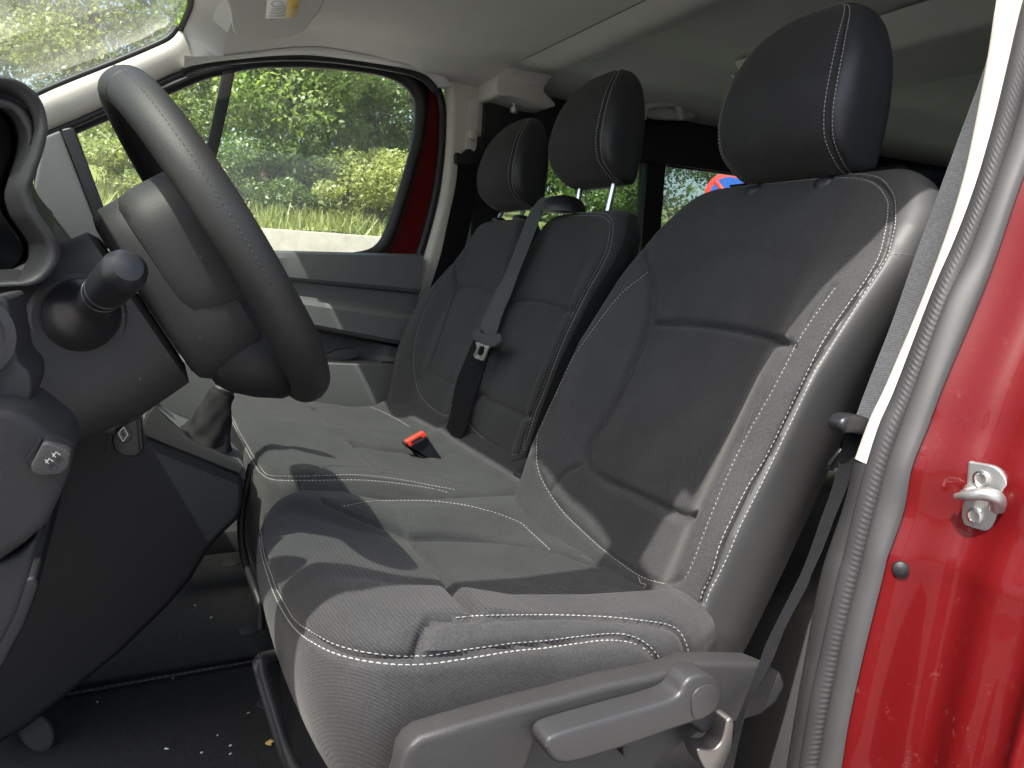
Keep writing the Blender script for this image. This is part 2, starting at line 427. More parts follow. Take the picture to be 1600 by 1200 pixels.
def stitches(name, lines, parent, mat, ln=.0040, gap=.0018, w=.0008, lift=.0003):
    """short threads sewn along the given (points, normals) lines, one joined part"""
    VV, FF = [], []
    for P, N in lines:
        if len(P) < 3: continue
        L = np.r_[0, np.cumsum(np.linalg.norm(np.diff(P, axis=0), axis=1))]
        st = np.arange(0, L[-1]-ln, ln+gap)
        ip = lambda A, t: np.array([np.interp(t, L, A[:, i]) for i in range(3)])
        for t in st:
            a, b = ip(P, t), ip(P, t+ln); n = nrm(ip(N, t+ln/2)); T = nrm(b-a); B = np.cross(n, T)
            if np.linalg.norm(b-a) > ln*1.6 or np.linalg.norm(b-a) < ln*.3: continue
            k = len(VV)*1
            base = sum(len(v) for v in VV) if False else stitches.c
            mid = (a+b)/2+n*(lift+w*.55)
            vs = [a+B*w/2+n*lift*.2, a-B*w/2+n*lift*.2, b+B*w/2+n*lift*.2, b-B*w/2+n*lift*.2,
                  mid+B*w*.55-T*ln*.2, mid-B*w*.55-T*ln*.2, mid+B*w*.55+T*ln*.2, mid-B*w*.55+T*ln*.2]
            VV.extend(vs)
            FF += [[base, base+1, base+5, base+4], [base+4, base+5, base+7, base+6], [base+6, base+7, base+3, base+2],
                   [base, base+4, base+6, base+2], [base+1, base+3, base+7, base+5]]
            stitches.c += 8
    stitches.c = 0
    if not VV: return None
    o = mk(name, np.array(VV), np.array(FF), mat, parent, kind='stuff'); return o
stitches.c = 0
def off(P, N, px_side, dist):
    """shift a surface line sideways by dist (for twin stitching)"""
    T = nrm(np.gradient(P, axis=0)); return P+np.cross(N, T)*dist*px_side, N

# ------------------------------------------------------------------ the seats
def back_grid(yc, B, T, S, wtab, fprof, d=.12, r=.028, nf=200, nb=56, ni=230, rt=.035, bexp=2.5):
    """reclined backrest: rows along s, closed sections across"""
    B = np.array(B, float); T = np.array(T, float); t = nrm(T-B); n = np.array([-t[2], 0, t[0]])
    rows = list(zip(np.linspace(-.13, S-rt, ni), np.zeros(ni), np.zeros(ni)))
    for th in np.linspace(0, np.pi/2, 14)[1:]: rows.append((S-rt+rt*math.sin(th), rt*(1-math.cos(th)), 0))
    for k in np.linspace(0, 1, 10)[1:]: rows.append((S, rt, k))
    tt = np.linspace(-1, 1, nf); a = .55*tt+.45*np.sin(tt*np.pi/2)
    ph = np.linspace(0, np.pi, nb+2)[1:-1]
    ws, wv = np.array(wtab).T
    G = []
    for s, dn, k in rows:
        w = np.interp(s, ws, wv); y = a*w
        nfv = fprof(y, np.full_like(y, min(s, S)), w)
        e = np.clip(r-(w-np.abs(y)), 0, r); nfv = nfv-(r-np.sqrt(np.maximum(r*r-e*e, 0)))-dn
        ne = nfv[-1]; ne0 = nfv[0]
        dd = d(s) if callable(d) else d
        yb = w*np.sign(np.cos(ph))*np.abs(np.cos(ph))**(2/bexp)
        nbv = (ne+(ne0-ne)*ph/np.pi)-(dd+min(ne, ne0)-dn*1.2)*np.sin(ph)**(2/2.2)
        yy = np.r_[y, yb]; nn = np.r_[nfv, nbv]
        if k: nn = nn*(1-k)+(-dd*.42)*k; yy = yy*(1-.06*k)
        G.append(B+np.outer(np.full_like(yy, s), t)+np.outer(nn, n)+np.outer(yy+yc-B[1], [0, 1, 0]))
    return np.array(G), t, n, nf
def pillow_grid(plan, ztop, r=.035, zbot=.24, nt=620, nu=120, nc=14, nsk=26, tuck=.012, c=None):
    b = cr(plan, nt, True); T = nrm(np.roll(b, -1, 0)-np.roll(b, 1, 0)); Nn = np.stack([T[:, 1], -T[:, 0]], 1)
    c = b.mean(0) if c is None else np.array(c)
    if np.sum(Nn*(b-c)) < 0: Nn = -Nn
    hk = int(nt*.057); kw = np.ones(2*hk+1)/(2*hk+1); ext = np.vstack([Nn[-hk:], Nn, Nn[:hk]])
    Nn = nrm(np.stack([np.convolve(ext[:, q], kw, 'valid') for q in (0, 1)], 1))
    bi = b-Nn*r
    G = []
    for u in np.linspace(0, 1, nu)**.85:
        p = c+(bi-c)*u; G.append(np.c_[p, ztop(p[:, 0], p[:, 1])])
    z0 = ztop(bi[:, 0], bi[:, 1])
    for ph in np.linspace(0, np.pi/2, nc)[1:]:
        p = bi+Nn*r*math.sin(ph); G.append(np.c_[p, z0-r*(1-math.cos(ph))])
    for k in np.linspace(0, 1, nsk)[1:]:
        z = (z0-r)*(1-k)+zbot*k; p = bi+Nn*(r+.004*np.sin(np.pi*k)-tuck*k*k); G.append(np.c_[p, z])
    return np.array(G)

YC = -.465
seat = empty('car_seat', (-.45, YC, 0), 'large dark grey fabric driver seat with white stitching nearest the open door', 'car seat')

# ---- driver backrest
BB, BT = (-.263, YC, .339), (-.005, YC, .853)
def f_drv(y, s, w):
    hb = np.interp(s, [-.1, 0, .1, .28, .40, .47, .53, .6], [.03, .036, .048, .05, .030, .012, .004, 0])
    n = hb*sst(np.abs(y), .105, .185)
    n = n+.010*np.exp(-((s-.16)/.10)**2)*(1-sst(np.abs(y), .06, .16))
    n = n-.012*(np.clip(s-.40, 0, 1)/.16)**2
    return n
WT = [(-.13, .200), (-.06, .205), (0, .216), (.1, .224), (.2, .226), (.3, .231), (.4, .240), (.46, .245), (.50, .243), (.53, .236), (.56, .222), (.58, .203), (.595, .182), (.61, .16)]
G, bt, bn, nf = back_grid(YC, BB, BT, .608, WT, f_drv, d=lambda s: np.interp(s, [-.1, .2, .45, .6], [.15, .14, .115, .085]), bexp=4.2, nb=80)
pad = Pad(G, np.array([-.10, YC, .62]))
inner = [(1302, 447), (1252, 517), (1205, 605), (1152, 700), (1108, 800), (1075, 885), (1060, 906), (1040, 913)]
edge_o = [(1200, 282), (1275, 275), (1330, 272), (1360, 274), (1380, 282), (1394, 300), (1399, 315), (1399, 350), (1392, 382), (1387, 400), (1372, 425), (1350, 460), (1325, 500), (1300, 540), (1275, 577), (1262, 605), (1200, 735), (1175, 785), (1155, 825), (1140, 862), (1122, 900), (1110, 922), (1102, 945)]
edge_i = [(1115, 294), (1200, 287), (1275, 280), (1330, 278), (1355, 282), (1372, 292), (1380, 302), (1387, 316), (1387, 332), (1384, 357), (1375, 395), (1360, 425), (1340, 455), (1310, 497), (1282, 540), (1252, 600), (1200, 707), (1167, 762), (1142, 812), (1125, 850), (1110, 900), (1097, 925), (1094, 941)]
edge_m = [tuple((np.array(a)+np.array(b))/2) for a, b in zip(cr(edge_o, 40), cr(edge_i[1:], 40))]
upper = [(1015, 505), (1080, 506), (1150, 515), (1200, 528), (1240, 538)]
leftv = [(1005, 395), (1012, 420), (1019, 450), (1019, 475), (1015, 505), (985, 580), (950, 650), (925, 690), (917, 718), (925, 735), (945, 750), (1000, 775), (1040, 795), (1065, 805), (1085, 806)]
left_e = [(1013, 425), (970, 460), (930, 510), (895, 560), (865, 610), (845, 650), (839, 690), (840, 730), (855, 765), (880, 800), (910, 830), (950, 865), (1000, 900), (1040, 913)]
small = [(862, 768), (872, 752), (890, 735), (917, 721)]
lines = {}
for nm, px, dp, wd in (('in', inner, .0045, .004), ('up', upper, .009, .0055), ('lv', leftv, .009, .006), ('le', left_e, .004, .004), ('sm', small, .004, .0035), ('em', edge_m, .005, .0035)):
    lines[nm] = pad.line(px, 140)
for nm, dp, wd in (('in', .0045, .004), ('up', .010, .0055), ('lv', .009, .006), ('le', .004, .0035), ('sm', .005, .0035), ('em', .005, .003)):
    pad.groove(lines[nm][0], dp, wd)
pad.tree()
fp = pad.fpx(); nfaces = len(pad.F); J = np.tile(np.arange(pad.nj), pad.ni-1)
front = (J < nf-1)
lab = np.zeros(nfaces, int)
lab[~front] = 3
insl = leftv[4:]+[(1105, 800), (1125, 750), (1150, 697), (1170, 667), (1200, 620), (1210, 590), (1225, 560), (1240, 538)]+upper[::-1][1:]
insu = leftv[:5]+upper[1:]+[(1250, 517), (1287, 470), (1302, 447), (1340, 400), (1378, 350), (1384, 320), (1372, 292), (1330, 277), (1200, 286), (1115, 293), (1060, 335), (1020, 365)]
lab[front & inpoly(fp, insl)] = 1
lab[front & inpoly(fp, insu)] = 2
em = np.array(cr(edge_m, 60))
sidepoly = [tuple(p) for p in em]+[(1150, 1100), (1500, 1100), (1600, 500), (1500, 200), (1200, 262)]
lab[inpoly(fp, sidepoly) & (pad.fc()[:, 1] < YC)] = 3
pad.split(lab, {0: ('backrest', M['fab'], None), 1: ('lumbar_panel', M['rib'], None), 2: ('shoulder_panel', M['rib'], None),
                3: ('backrest_shell', M['vinyl'], 'smooth grey vinyl side and rear of the backrest')}, seat)
eo = pad.line(edge_o, 200); ei = pad.line(edge_i, 200)
stitches('stitching', [eo, ei, pad.line(left_e, 160), off(*pad.line(inner, 160), 1, .003)], seat, M['thread'])
bb = pad.line([(1388, 399), (1405, 397), (1432, 400), (1450, 402)], 30)
if len(bb[0]) > 3: stitches('shell_stitching', [bb], seat, M['threadd'])
# loose thread at the bight
lt = pad.line([(998, 903), (1003, 912), (1010, 914), (1006, 922), (1012, 930), (1018, 938), (1014, 944), (1021, 952)], 50)
if len(lt[0]) > 4: tube('loose_thread', lt[0]+lt[1]*.0015, .0005, M['thread'], seat, 5)

# ---- headrests
def headrest(yc, x0, z0, sc, parent, wid=1.0, posts=True, post_h=.05, pr=.0058, zc=None):
    """stacked sections: arched front view, bellied side view"""
    zz = np.array([.862, .866, .875, .90, .93, .96, 1.0, 1.03, 1.055, 1.075, 1.086, 1.090])-.97
    xf = np.array([.034, .018, -.004, -.034, -.044, -.043, -.033, -.020, -.003, .016, .032, .044])
    xb = np.array([.052, .058, .062, .067, .070, .072, .073, .072, .069, .064, .057, .049])
    ww = np.array([.088, .098, .104, .110, .113, .113, .108, .099, .086, .066, .043, .010])*wid
    q = np.linspace(0, 1, len(zz)); qq = np.linspace(0, 1, 120)
    L = np.r_[0, np.cumsum(np.hypot(np.diff(zz), np.hypot(np.diff(xf), np.diff(ww))))]; L /= L[-1]
    ip = lambda v: cr(np.c_[L*.6, v], 400)
    def smooth(v):
        P = cr(np.c_[L*.6, v], 600); return np.interp(np.linspace(0, .6, 120), P[:, 0], P[:, 1])
    zz, xf, xb, ww = smooth(zz), smooth(xf), smooth(xb), np.maximum(smooth(ww), .004)
    n = 160; a = np.linspace(0, 2*np.pi, n, endpoint=False)
    ca, sa = np.cos(a), np.sin(a); e = 2/4.6
    G = []
    for z, f0, b0, w in zip(zz, xf, xb, ww):
        mid, hd = (f0+b0)/2, max((b0-f0)/2, .003)
        xs = mid-hd*np.sign(ca)*np.abs(ca)**e; ys = w*np.sign(sa)*np.abs(sa)**e
        xs = xs-.008*(1-(ys/max(w, .02))**2)*(ca > 0)*(hd/.055)
        G.append(np.c_[x0+xs*sc, yc+ys*sc, np.full(n, z0+z*sc)])
    P = Pad(np.array(G), np.array([x0+.02, yc, z0-.02]))
    jc = [k for k in range(n) if abs(a[k]-.80) == np.abs(a-.80).min()][0]
    ln = []
    for jj in (jc, n-jc):
        c0 = P.G[4:-4, jj]; P.groove(c0.copy(), .003*sc, .0028*sc)
    for jj in (jc, n-jc):
        for dj in (-2, 3): ln.append((P.G[5:-5, (jj+dj) % n].copy(), P.N[5:-5, (jj+dj) % n].copy()))
    fj = np.tile(np.arange(n), P.ni-1)
    lab = np.where((fj < jc) | (fj >= n-jc), 0, 1)
    hr = P.split(lab, {0: ('headrest', M['head'], None)}, parent)[0]
    vin = P.split(lab, {1: ('headrest_shell', M['vinyld'], None)}, hr)
    mk('headrest_base', P.G[0], [list(range(n))], M['vinyld'], hr, smooth=False)
    stitches('headrest_stitching', ln, hr, M['thread'], .0036, .0018, .0010)
    if posts:
        for sy in (-1, 1):
            yy = yc+sy*.062*sc
            b = np.array([x0+.026*sc, yy, z0-.10*sc]); e2 = np.array([x0+.012*sc, yy, z0-.10*sc-post_h])
            tube('headrest_post', np.linspace(b, e2, 4), pr, M['chrome'], parent, 14)
            lathe('post_sleeve', e2+np.array([0, 0, -.012]), (0, 0, 1), [(0, .019), (.010, .019), (.016, .016), (.018, .010)], M['blackp'], parent, 24)
    return hr
headrest(YC+.006, .010, .969, 1.03, seat, posts=True, post_h=.016)

# ---- driver cushion
def z_drv(x, y):
    yy = np.abs(y-YC)
    base = np.interp(x, [-.78, -.72, -.68, -.62, -.56, -.49, -.40, -.30, -.20], [.418, .420, .421, .404, .380, .358, .346, .338, .335])
    bol = .034*sst(yy, .115, .19)*np.interp(x, [-.72, -.64, -.55, -.3], [0, .25, .9, 1.0])
    crown = -.006*(yy/.2)**2*np.interp(x, [-.72, -.6], [1, 0])
    return base+bol+crown-.065*np.clip(y-YC, -.25, .25)*np.interp(x, [-.5, -.3], [1, .5])
hwn = .278; hwf = .262
plan = [(-.24, YC-.205), (-.31, YC-hwn+.028), (-.38, YC-hwn+.006), (-.50, YC-hwn), (-.60, YC-hwn+.002), (-.655, YC-hwn+.014), (-.688, YC-.215), (-.694, YC-.12), (-.690, YC),
        (-.680, YC+.12), (-.660, YC+.195), (-.63, YC+hwf-.018), (-.60, YC+hwf), (-.50, YC+hwf), (-.35, YC+hwf), (-.20, YC+hwf-.02), (-.17, YC+.15), (-.16, YC), (-.17, YC-.15)]
G = pillow_grid(plan, z_drv, r=.04, nu=150, nt=820, zbot=.255, tuck=.035, c=(-.44, YC))
cu = Pad(G, np.array([-.46, YC, .30]))
c_in = [(409, 830), (410, 850), (414, 870), (420, 887), (425, 900), (432, 920), (447, 947), (462, 970), (487, 987), (520, 1005), (555, 1016), (595, 1022), (630, 1025), (670, 1024), (712, 1017), (755, 1011), (800, 1005), (850, 1001), (900, 995), (950, 990), (980, 992), (1005, 1002), (1022, 1017), (1035, 1035), (1039, 1042)]
c_out = [(405, 835), (407, 855), (411, 876), (420, 905), (427, 925), (440, 952), (460, 982), (485, 1002), (520, 1020), (560, 1031), (600, 1037), (635, 1039), (675, 1037), (725, 1030), (800, 1018), (850, 1013), (900, 1006), (940, 1001), (975, 1002), (1000, 1010), (1017, 1022), (1029, 1043)]
c_mid = [tuple((a+b)/2) for a, b in zip(cr(c_in, 50), cr(c_out, 50))]
near_b = [(650, 1030), (655, 1007), (665, 982), (675, 969), (712, 965), (752, 962), (800, 961), (875, 961), (950, 964), (1000, 969), (1040, 975), (1060, 985), (1072, 1005), (1077, 1025)]
front_s = [(642, 838), (660, 863), (700, 908), (725, 934), (752, 962)]
far_f = [(512, 783), (545, 797), (575, 810), (610, 824), (642, 838)]
far_i = [(642, 838), (700, 838), (760, 843), (820, 850), (880, 862), (930, 880)]
far_s = [(536, 791), (575, 784), (625, 782), (675, 783), (725, 789), (770, 800), (800, 811), (815, 818), (830, 832), (852, 852), (862, 862)]
cl = {}
for nm, px in (('m', c_mid), ('nb', near_b), ('fs', front_s), ('ff', far_f), ('fi', far_i), ('fa', far_s)): cl[nm] = cu.line(px, 160)
for nm, dp, wd in (('m', .006, .0035), ('nb', .008, .0045), ('fs', .012, .006), ('ff', .011, .007), ('fi', .011, .008), ('fa', .003, .003)): cu.groove(cl[nm][0], dp, wd)
cu.tree()
fp = cu.fpx(); lab = np.zeros(len(cu.F), int); fc = cu.fc()
Irow = np.repeat(np.arange(cu.ni-1), cu.nj)
lab[Irow >= 158] = 3
ins = front_s+[(752, 962), (800, 961), (950, 964), (1040, 975), (1100, 960), (1000, 890)]+far_i[::-1]
frt = far_f+front_s[1:]+[(712, 965), (675, 969), (665, 982), (655, 1007), (650, 1027)]+[tuple(p) for p in cr(c_mid, 60)[::-1] if p[0] < 650]+[(395, 825), (395, 780), (450, 765), (500, 765)]
lab[inpoly(fp, ins) & (Irow < 155)] = 1
lab[inpoly(fp, frt) & (Irow < 162) & (fc[:, 2] > .36)] = 2
sk = [tuple(p) for p in cr(c_mid, 60)]+[(1039, 1100), (1000, 1400), (300, 1400), (380, 820)]
lab[(inpoly(fp, sk)) & (Irow > 142)] = 3
cu.split(lab, {0: ('cushion_bolster', M['fab'], None), 1: ('cushion_insert', M['ribc'], None), 2: ('cushion_front', M['ribc'], None), 3: ('cushion_skirt', M['fab'], None)}, seat)
stitches('cushion_stitching', [cu.line(c_in, 220), cu.line(c_out, 220), cu.line(far_s, 160), cu.line(near_b[4:], 120)], seat, M['thread'])
# ---- plastic valance and recline lever on the door side
yv = -.785
val = [(600, 1260), (617, 1200), (622, 1172), (632, 1155), (650, 1142), (725, 1122), (800, 1100), (875, 1081), (950, 1060), (1025, 1045), (1062, 1035), (1080, 1026), (1130, 1025), (1187, 1026), (1222, 1040), (1229, 1062), (1215, 1088), (1190, 1108), (1150, 1120), (1125, 1124), (1100, 1140), (1062, 1106), (1000, 1096), (900, 1112), (858, 1122), (842, 1140), (818, 1210), (806, 1260)]
pxprism('side_valance', [(x+(10 if x < 700 else 0), y+11) for x, y in val], yv, .026, M['trimg'], seat, .007)
rec = [(760, 1260), (775, 1190), (806, 1135), (826, 1116), (1000, 1086), (1070, 1062), (1222, 1060), (1226, 1066), (1213, 1086), (1188, 1106), (1122, 1126), (1100, 1140), (1040, 1180), (1010, 1215), (990, 1260)]
pxprism('valance_recess', rec, yv+.018, .016, M['trimg'], seat, .004)
pxprism('recess_rib', [(983, 1110), (988, 1080), (992, 1077), (992, 1108)], yv+.008, .014, M['trimg'], seat, .002)
pxprism('recess_rib', [(973, 1158), (980, 1158), (980, 1186), (974, 1182)], yv+.008, .014, M['trimg'], seat, .002)
lev = [(854, 1162), (857, 1150), (875, 1140), (920, 1126), (975, 1110), (1030, 1094), (1062, 1085), (1072, 1065), (1087, 1055), (1105, 1052), (1122, 1060), (1131, 1080), (1127, 1100), (1112, 1116), (1090, 1126), (1050, 1140), (975, 1162), (900, 1185), (872, 1186), (860, 1177)]
lv = pxprism('recline_lever', [(x, y+(7 if x < 1040 else 2)) for x, y in lev], yv-.026, .026, M['lever'], seat, .011, 90)
capc = cr([(1081, 1103), (1083, 1088), (1094, 1075), (1110, 1070), (1122, 1075), (1126, 1085), (1122, 1100), (1110, 1115), (1095, 1124), (1084, 1121)], 40, True)
prism('lever_cap', np.array([at(*p, y=yv-.0275) for p in capc]), (0, .006, 0), M['lever'], lv, .0012, 2)
# rail, belt anchor bracket and adjusting bar below the seat
box('seat_rail', (-.36, -.70, .06), (.46, .05, .05), M['blackp'], seat, .004)
box('seat_rail', (-.36, -.24, .06), (.46, .05, .05), M['blackp'], seat, .004)
box('seat_base', (-.42, YC, .16), (.44, .40, .17), M['blackp'], seat, .02)
bar = cr([at(437, 1022, y=-.46), at(415, 1028, y=-.56), at(406, 1034, y=-.60), at(411, 1060, y=-.605), at(432, 1130, y=-.62), at(450, 1185, y=-.63), at(470, 1215, y=-.63)], 60)
tube('adjusting_bar', bar, .0062, M['blackp'], seat, 12)

# ------------------------------------------------------------------ passenger bench
bench = empty('passenger_bench', (-.40, .25, 0), 'two-place grey fabric passenger bench beyond the driver seat', 'car seat')
PB, PT = np.array([-.177, 0, .374]), np.array([-.004, 0, .836])
pt = nrm(PT-PB); pn = np.array([-pt[2], 0, pt[0]])
def pl(px, o=0.): return np.array([on_plane(x, y, PB+pn*o, pn) for x, y in px])
def f_mid(y, s, w):
    return .020*sst(np.abs(y), .08, .13)*np.interp(s, [0, .3, .42, .5], [1, 1, .3, 0])+.006*np.exp(-((s-.14)/.1)**2)
def f_out(y, s, w):
    hb = np.interp(s, [0, .1, .25, .36, .44, .5], [.03, .042, .042, .022, .006, 0])
    left = np.where(y > 0, 1., .25)
    return hb*left*sst(np.abs(y), .095, .165)+.008*np.exp(-((s-.15)/.1)**2)
def pback(yc, S, wt, fp_, seams, deep, panels, d=.11):
    B3 = (PB[0], yc, PB[2]); T3 = (PT[0], yc, PT[2])
    G, _, _, nf = back_grid(yc, B3, T3, S, wt, fp_, d=d, r=.022, nf=150, nb=44, ni=170, rt=.03)
    P = Pad(G, np.array([-.05, yc, .6]))
    ln = {k: P.line(v, 110) for k, v in seams.items()}
    for k in seams: P.groove(ln[k][0], *deep.get(k, (.004, .0035)))
    P.tree(); fpx = P.fpx(); Jx = np.tile(np.arange(P.nj), P.ni-1); fr = Jx < nf-1
    lab = np.where(fr, 0, 3)
    for l, poly in panels: lab[fr & inpoly(fpx, poly)] = l
    return P, lab, ln
mid_r = [(858, 335), (900, 333), (940, 333), (953, 339), (958, 352), (954, 385), (942, 413), (917, 458), (902, 488), (882, 530), (866, 570), (851, 610), (838, 642), (826, 680), (818, 706)]
mid_r2 = [(p[0]-5, p[1]+(4 if p[1] < 345 else 0)) for p in mid_r]
mid_u = [(790, 476), (806, 469), (840, 470), (870, 478), (892, 487)]
mid_l = [(742, 625), (752, 617), (770, 628), (800, 642), (820, 650), (830, 651)]
mid_b = [(731, 660), (745, 676), (770, 694), (795, 708), (810, 710), (818, 700), (820, 680)]
P, lab, ln = pback(.055, .507, [(-.06, .125), (0, .135), (.2, .135), (.32, .147), (.40, .160), (.44, .158), (.47, .147), (.49, .130), (.51, .11)], f_mid,
                   {'r': [((a[0]+b[0])/2, (a[1]+b[1])/2) for a, b in zip(mid_r, mid_r2)], 'u': mid_u, 'l': mid_l, 'b': mid_b},
                   {'u': (.008, .006), 'l': (.009, .006), 'b': (.004, .003)},
                   [(1, [(700, 660), (790, 476)]+mid_u[1:]+[(880, 530), (850, 610), (830, 651)]+mid_l[::-1]), (2, [(760, 500), (770, 320), (950, 325), (956, 352), (940, 413), (900, 487)]+mid_u[::-1])])
P.split(lab, {0: ('backrest', M['fab'], None), 1: ('lumbar_panel', M['rib'], None), 2: ('shoulder_panel', M['rib'], None), 3: ('backrest_shell', M['vinyld'], None)}, bench)
stitches('stitching', [P.line(mid_r, 150), P.line(mid_r2, 150), P.line(mid_b, 90)], bench, M['thread'])
out_l = [(826, 336), (790, 334), (762, 337), (747, 346)]
out_s = [(710, 413), (690, 440), (668, 476), (652, 518), (646, 560), (650, 598), (662, 625), (680, 641), (694, 649), (702, 645), (706, 630)]
out_u = [(712, 452), (722, 448), (745, 449), (768, 457)]
out_v = [(706, 400), (712, 430), (712, 452), (700, 485), (685, 530), (672, 570), (675, 581), (690, 591), (706, 596), (714, 596)]
out_k = [(654, 592), (662, 580), (672, 572)]
P, lab, ln = pback(.435, .507, [(-.06, .195), (0, .205), (.1, .212), (.2, .215), (.27, .205), (.34, .170), (.40, .150), (.45, .140), (.48, .125), (.51, .10)], f_out,
                   {'s': out_s, 'u': out_u, 'v': out_v, 'k': out_k}, {'u': (.008, .006), 'v': (.008, .006)},
                   [(1, out_v[2:]+[(760, 600), (775, 470), (768, 457)]+out_u[::-1]), (2, out_v[:3]+out_u[1:]+[(830, 440), (840, 320), (750, 320), (735, 355)])])
P.split(lab, {0: ('backrest', M['fab'], None), 1: ('lumbar_panel', M['rib'], None), 2: ('shoulder_panel', M['rib'], None), 3: ('backrest_shell', M['vinyld'], None)}, bench)
stitches('stitching', [P.line(out_l, 60), P.line(out_s, 120)], bench, M['thread'], .0042, .0018)
headrest(.082, .022, 1.002, 1.0, bench, wid=.98, post_h=.075)
headrest(.495, .045, .978, .99, bench, wid=1.0, post_h=.03)
def z_ben(x, y):
    base = np.interp(x, [-.70, -.64, -.58, -.50, -.40, -.30, -.24, -.18, -.1], [.412, .415, .410, .392, .368, .352, .352, .378, .384])
    e = .012*sst(np.abs(y-.25), .36, .42)-.010*np.exp(-((y-.235)/.05)**2)*0
    v = .010*np.exp(-((y-.22)/.035)**2)*np.interp(x, [-.6, -.5, -.3], [0, 1, 1])
    dish = -.014*(np.exp(-((y-.03)/.10)**2)+np.exp(-((y-.45)/.12)**2))*np.interp(x, [-.62, -.48, -.3, -.2], [0, 1, 1, 0])
    return base+e*0+v+dish
plan = [(-.10, -.17), (-.30, -.195), (-.50, -.20), (-.60, -.195), (-.628, -.172), (-.640, -.10), (-.642, .05), (-.638, .20), (-.634, .40), (-.615, .58), (-.58, .66), (-.50, .685), (-.30, .67), (-.10, .64), (-.06, .40), (-.06, .05)]
G = pillow_grid(plan, z_ben, r=.035, zbot=.20, nt=620, nu=150, c=(-.36, .24))
P = Pad(G, np.array([-.38, .24, .28]))
b_in = [(358, 640), (367, 660), (380, 685), (404, 725), (419, 742), (450, 744), (488, 744), (556, 742), (623, 749), (677, 759), (715, 766)]
b_out = [(360, 653), (378, 690), (398, 726), (407, 739), (424, 749), (450, 751), (488, 751), (556, 750), (610, 754), (674, 763), (700, 770)]
b_mid = [tuple((a+b)/2) for a, b in zip(cr(b_in, 40), cr(b_out, 40))]
b_s1 = [(553, 692), (575, 716), (596, 738)]
b_s2 = [(491, 638), (505, 650), (519, 661)]
b_s3 = [(490, 742), (497, 731), (510, 728), (540, 728), (600, 733), (680, 745), (730, 758)]
b_s4 = [(470, 750), (468, 775), (466, 800)]
b_s5 = [(519, 661), (560, 668), (620, 680), (640, 690)]
b_s6 = [(553, 692), (590, 700), (640, 705), (690, 712)]
for px, dp, wd in ((b_mid, .005, .0035), (b_s1, .014, .007), (b_s2, .014, .007), (b_s3, .004, .003), (b_s4, .004, .003), (b_s5, .010, .010), (b_s6, .010, .010)):
    q = P.line(px, 90); P.groove(q[0], dp, wd)
P.tree()
fpx = P.fpx(); Irow = np.repeat(np.arange(P.ni-1), P.nj); lab = np.where(Irow < 156, 0, 1)
P.split(lab, {0: ('bench_cushion', M['ribc'], None), 1: ('cushion_skirt', M['fab'], None)}, bench)
far_px = [(505, 617), (540, 621), (580, 636), (615, 652), (640, 667)]
stitches('cushion_stitching', [P.line(b_in, 170), P.line(b_out, 170), P.line(far_px, 60)], bench, M['thread'])
box('bench_base', (-.36, .25, .12), (.46, .70, .20), M['blackp'], bench, .02)
dome = [(0, .001), (0, .048), (.010, .047), (.022, .040), (.030, .028), (.034, .012), (.035, .001)]
lathe('belt_guide', at(880, 332, y=.13), (0, 0, 1), dome, M['blackp'], bench, 32)

# ------------------------------------------------------------------ belts and buckles
mb = empty('middle_seat_belt', at(690, 710, y=.2), 'grey lap-and-shoulder belt hanging down the middle seat with a metal tongue', 'seat belt')
UL = pl([(846, 309), (838, 317), (826, 336), (812, 371), (790, 426), (768, 470), (757, 494), (745, 524)], .034)
UR = pl([(866, 308), (857, 316), (845, 338), (829, 382), (812, 423), (799, 459), (785, 492), (774, 528)], .030)
ribbon('shoulder_webbing', UL, UR, M['belt'], mb)
LL = pl([(741, 528), (738, 536), (726, 565), (713, 598), (703, 650), (696, 674), (688, 714)], .028)
LR = pl([(772, 533), (769, 541), (758, 572), (743, 617), (732, 655), (726, 674), (704, 716)], .022)
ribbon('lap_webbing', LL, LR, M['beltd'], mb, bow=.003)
prism('tongue_housing', cr(pl([(738, 520), (742, 514), (748, 514), (752, 520), (772, 524), (777, 520), (781, 523), (780, 532), (774, 540), (764, 541), (748, 535), (739, 530)], .052), 50, True), pn*-.012, M['dashg'], mb, .003)
tp = pl([(744, 534), (766, 539), (761, 547), (757, 560), (752, 563), (742, 559), (740, 554), (745, 543)], .050)
ring_o = cr(tp, 40, True); ctr = pl([(750, 549)], .050)[0]
slot = cr(pl([(749, 541), (757, 543), (753, 555), (746, 553)], .050), 40, True)
V = np.vstack([ring_o, slot, ring_o-pn*.003, slot-pn*.003]); n_ = 40
Fq = []
k0 = int(np.argmin(np.linalg.norm(slot-ring_o[0], axis=1)))
for i in range(n_):
    j = (i+1) % n_; a, b = n_+(k0+i) % n_, n_+(k0+j) % n_
    Fq += [[i, j, b, a], [2*n_+i, 2*n_+a, 2*n_+b, 2*n_+j], [i, 2*n_+i, 2*n_+j, j], [a, b, 2*n_+b, 2*n_+a]]
fixn(mk('tongue', V, Fq, M['steel'], mb, smooth=False))
bk = empty('belt_buckle', at(660, 705, y=.10), 'black belt buckle with a red release button lying on the passenger bench', 'buckle')
bo = pxprism('buckle_body', [(633, 693), (640, 700), (668, 683), (690, 716), (692, 730), (660, 725), (652, 712)], .10, .03, M['blackp'], bk, .002)
rb = pxprism('release_button', [(634, 690), (662, 674.5), (668, 680.5), (640, 698.5)], .094, .012, M['bred'], bk, .0015)
pxprism('button_slot', [(642, 690), (658, 681), (660, 683.5), (644, 693)], .0925, .006, M['blackp'], rb, .0005)
bk2 = empty('belt_buckle', at(822, 770, y=-.16), 'small dark belt buckle squeezed between the driver seat and the bench', 'buckle')
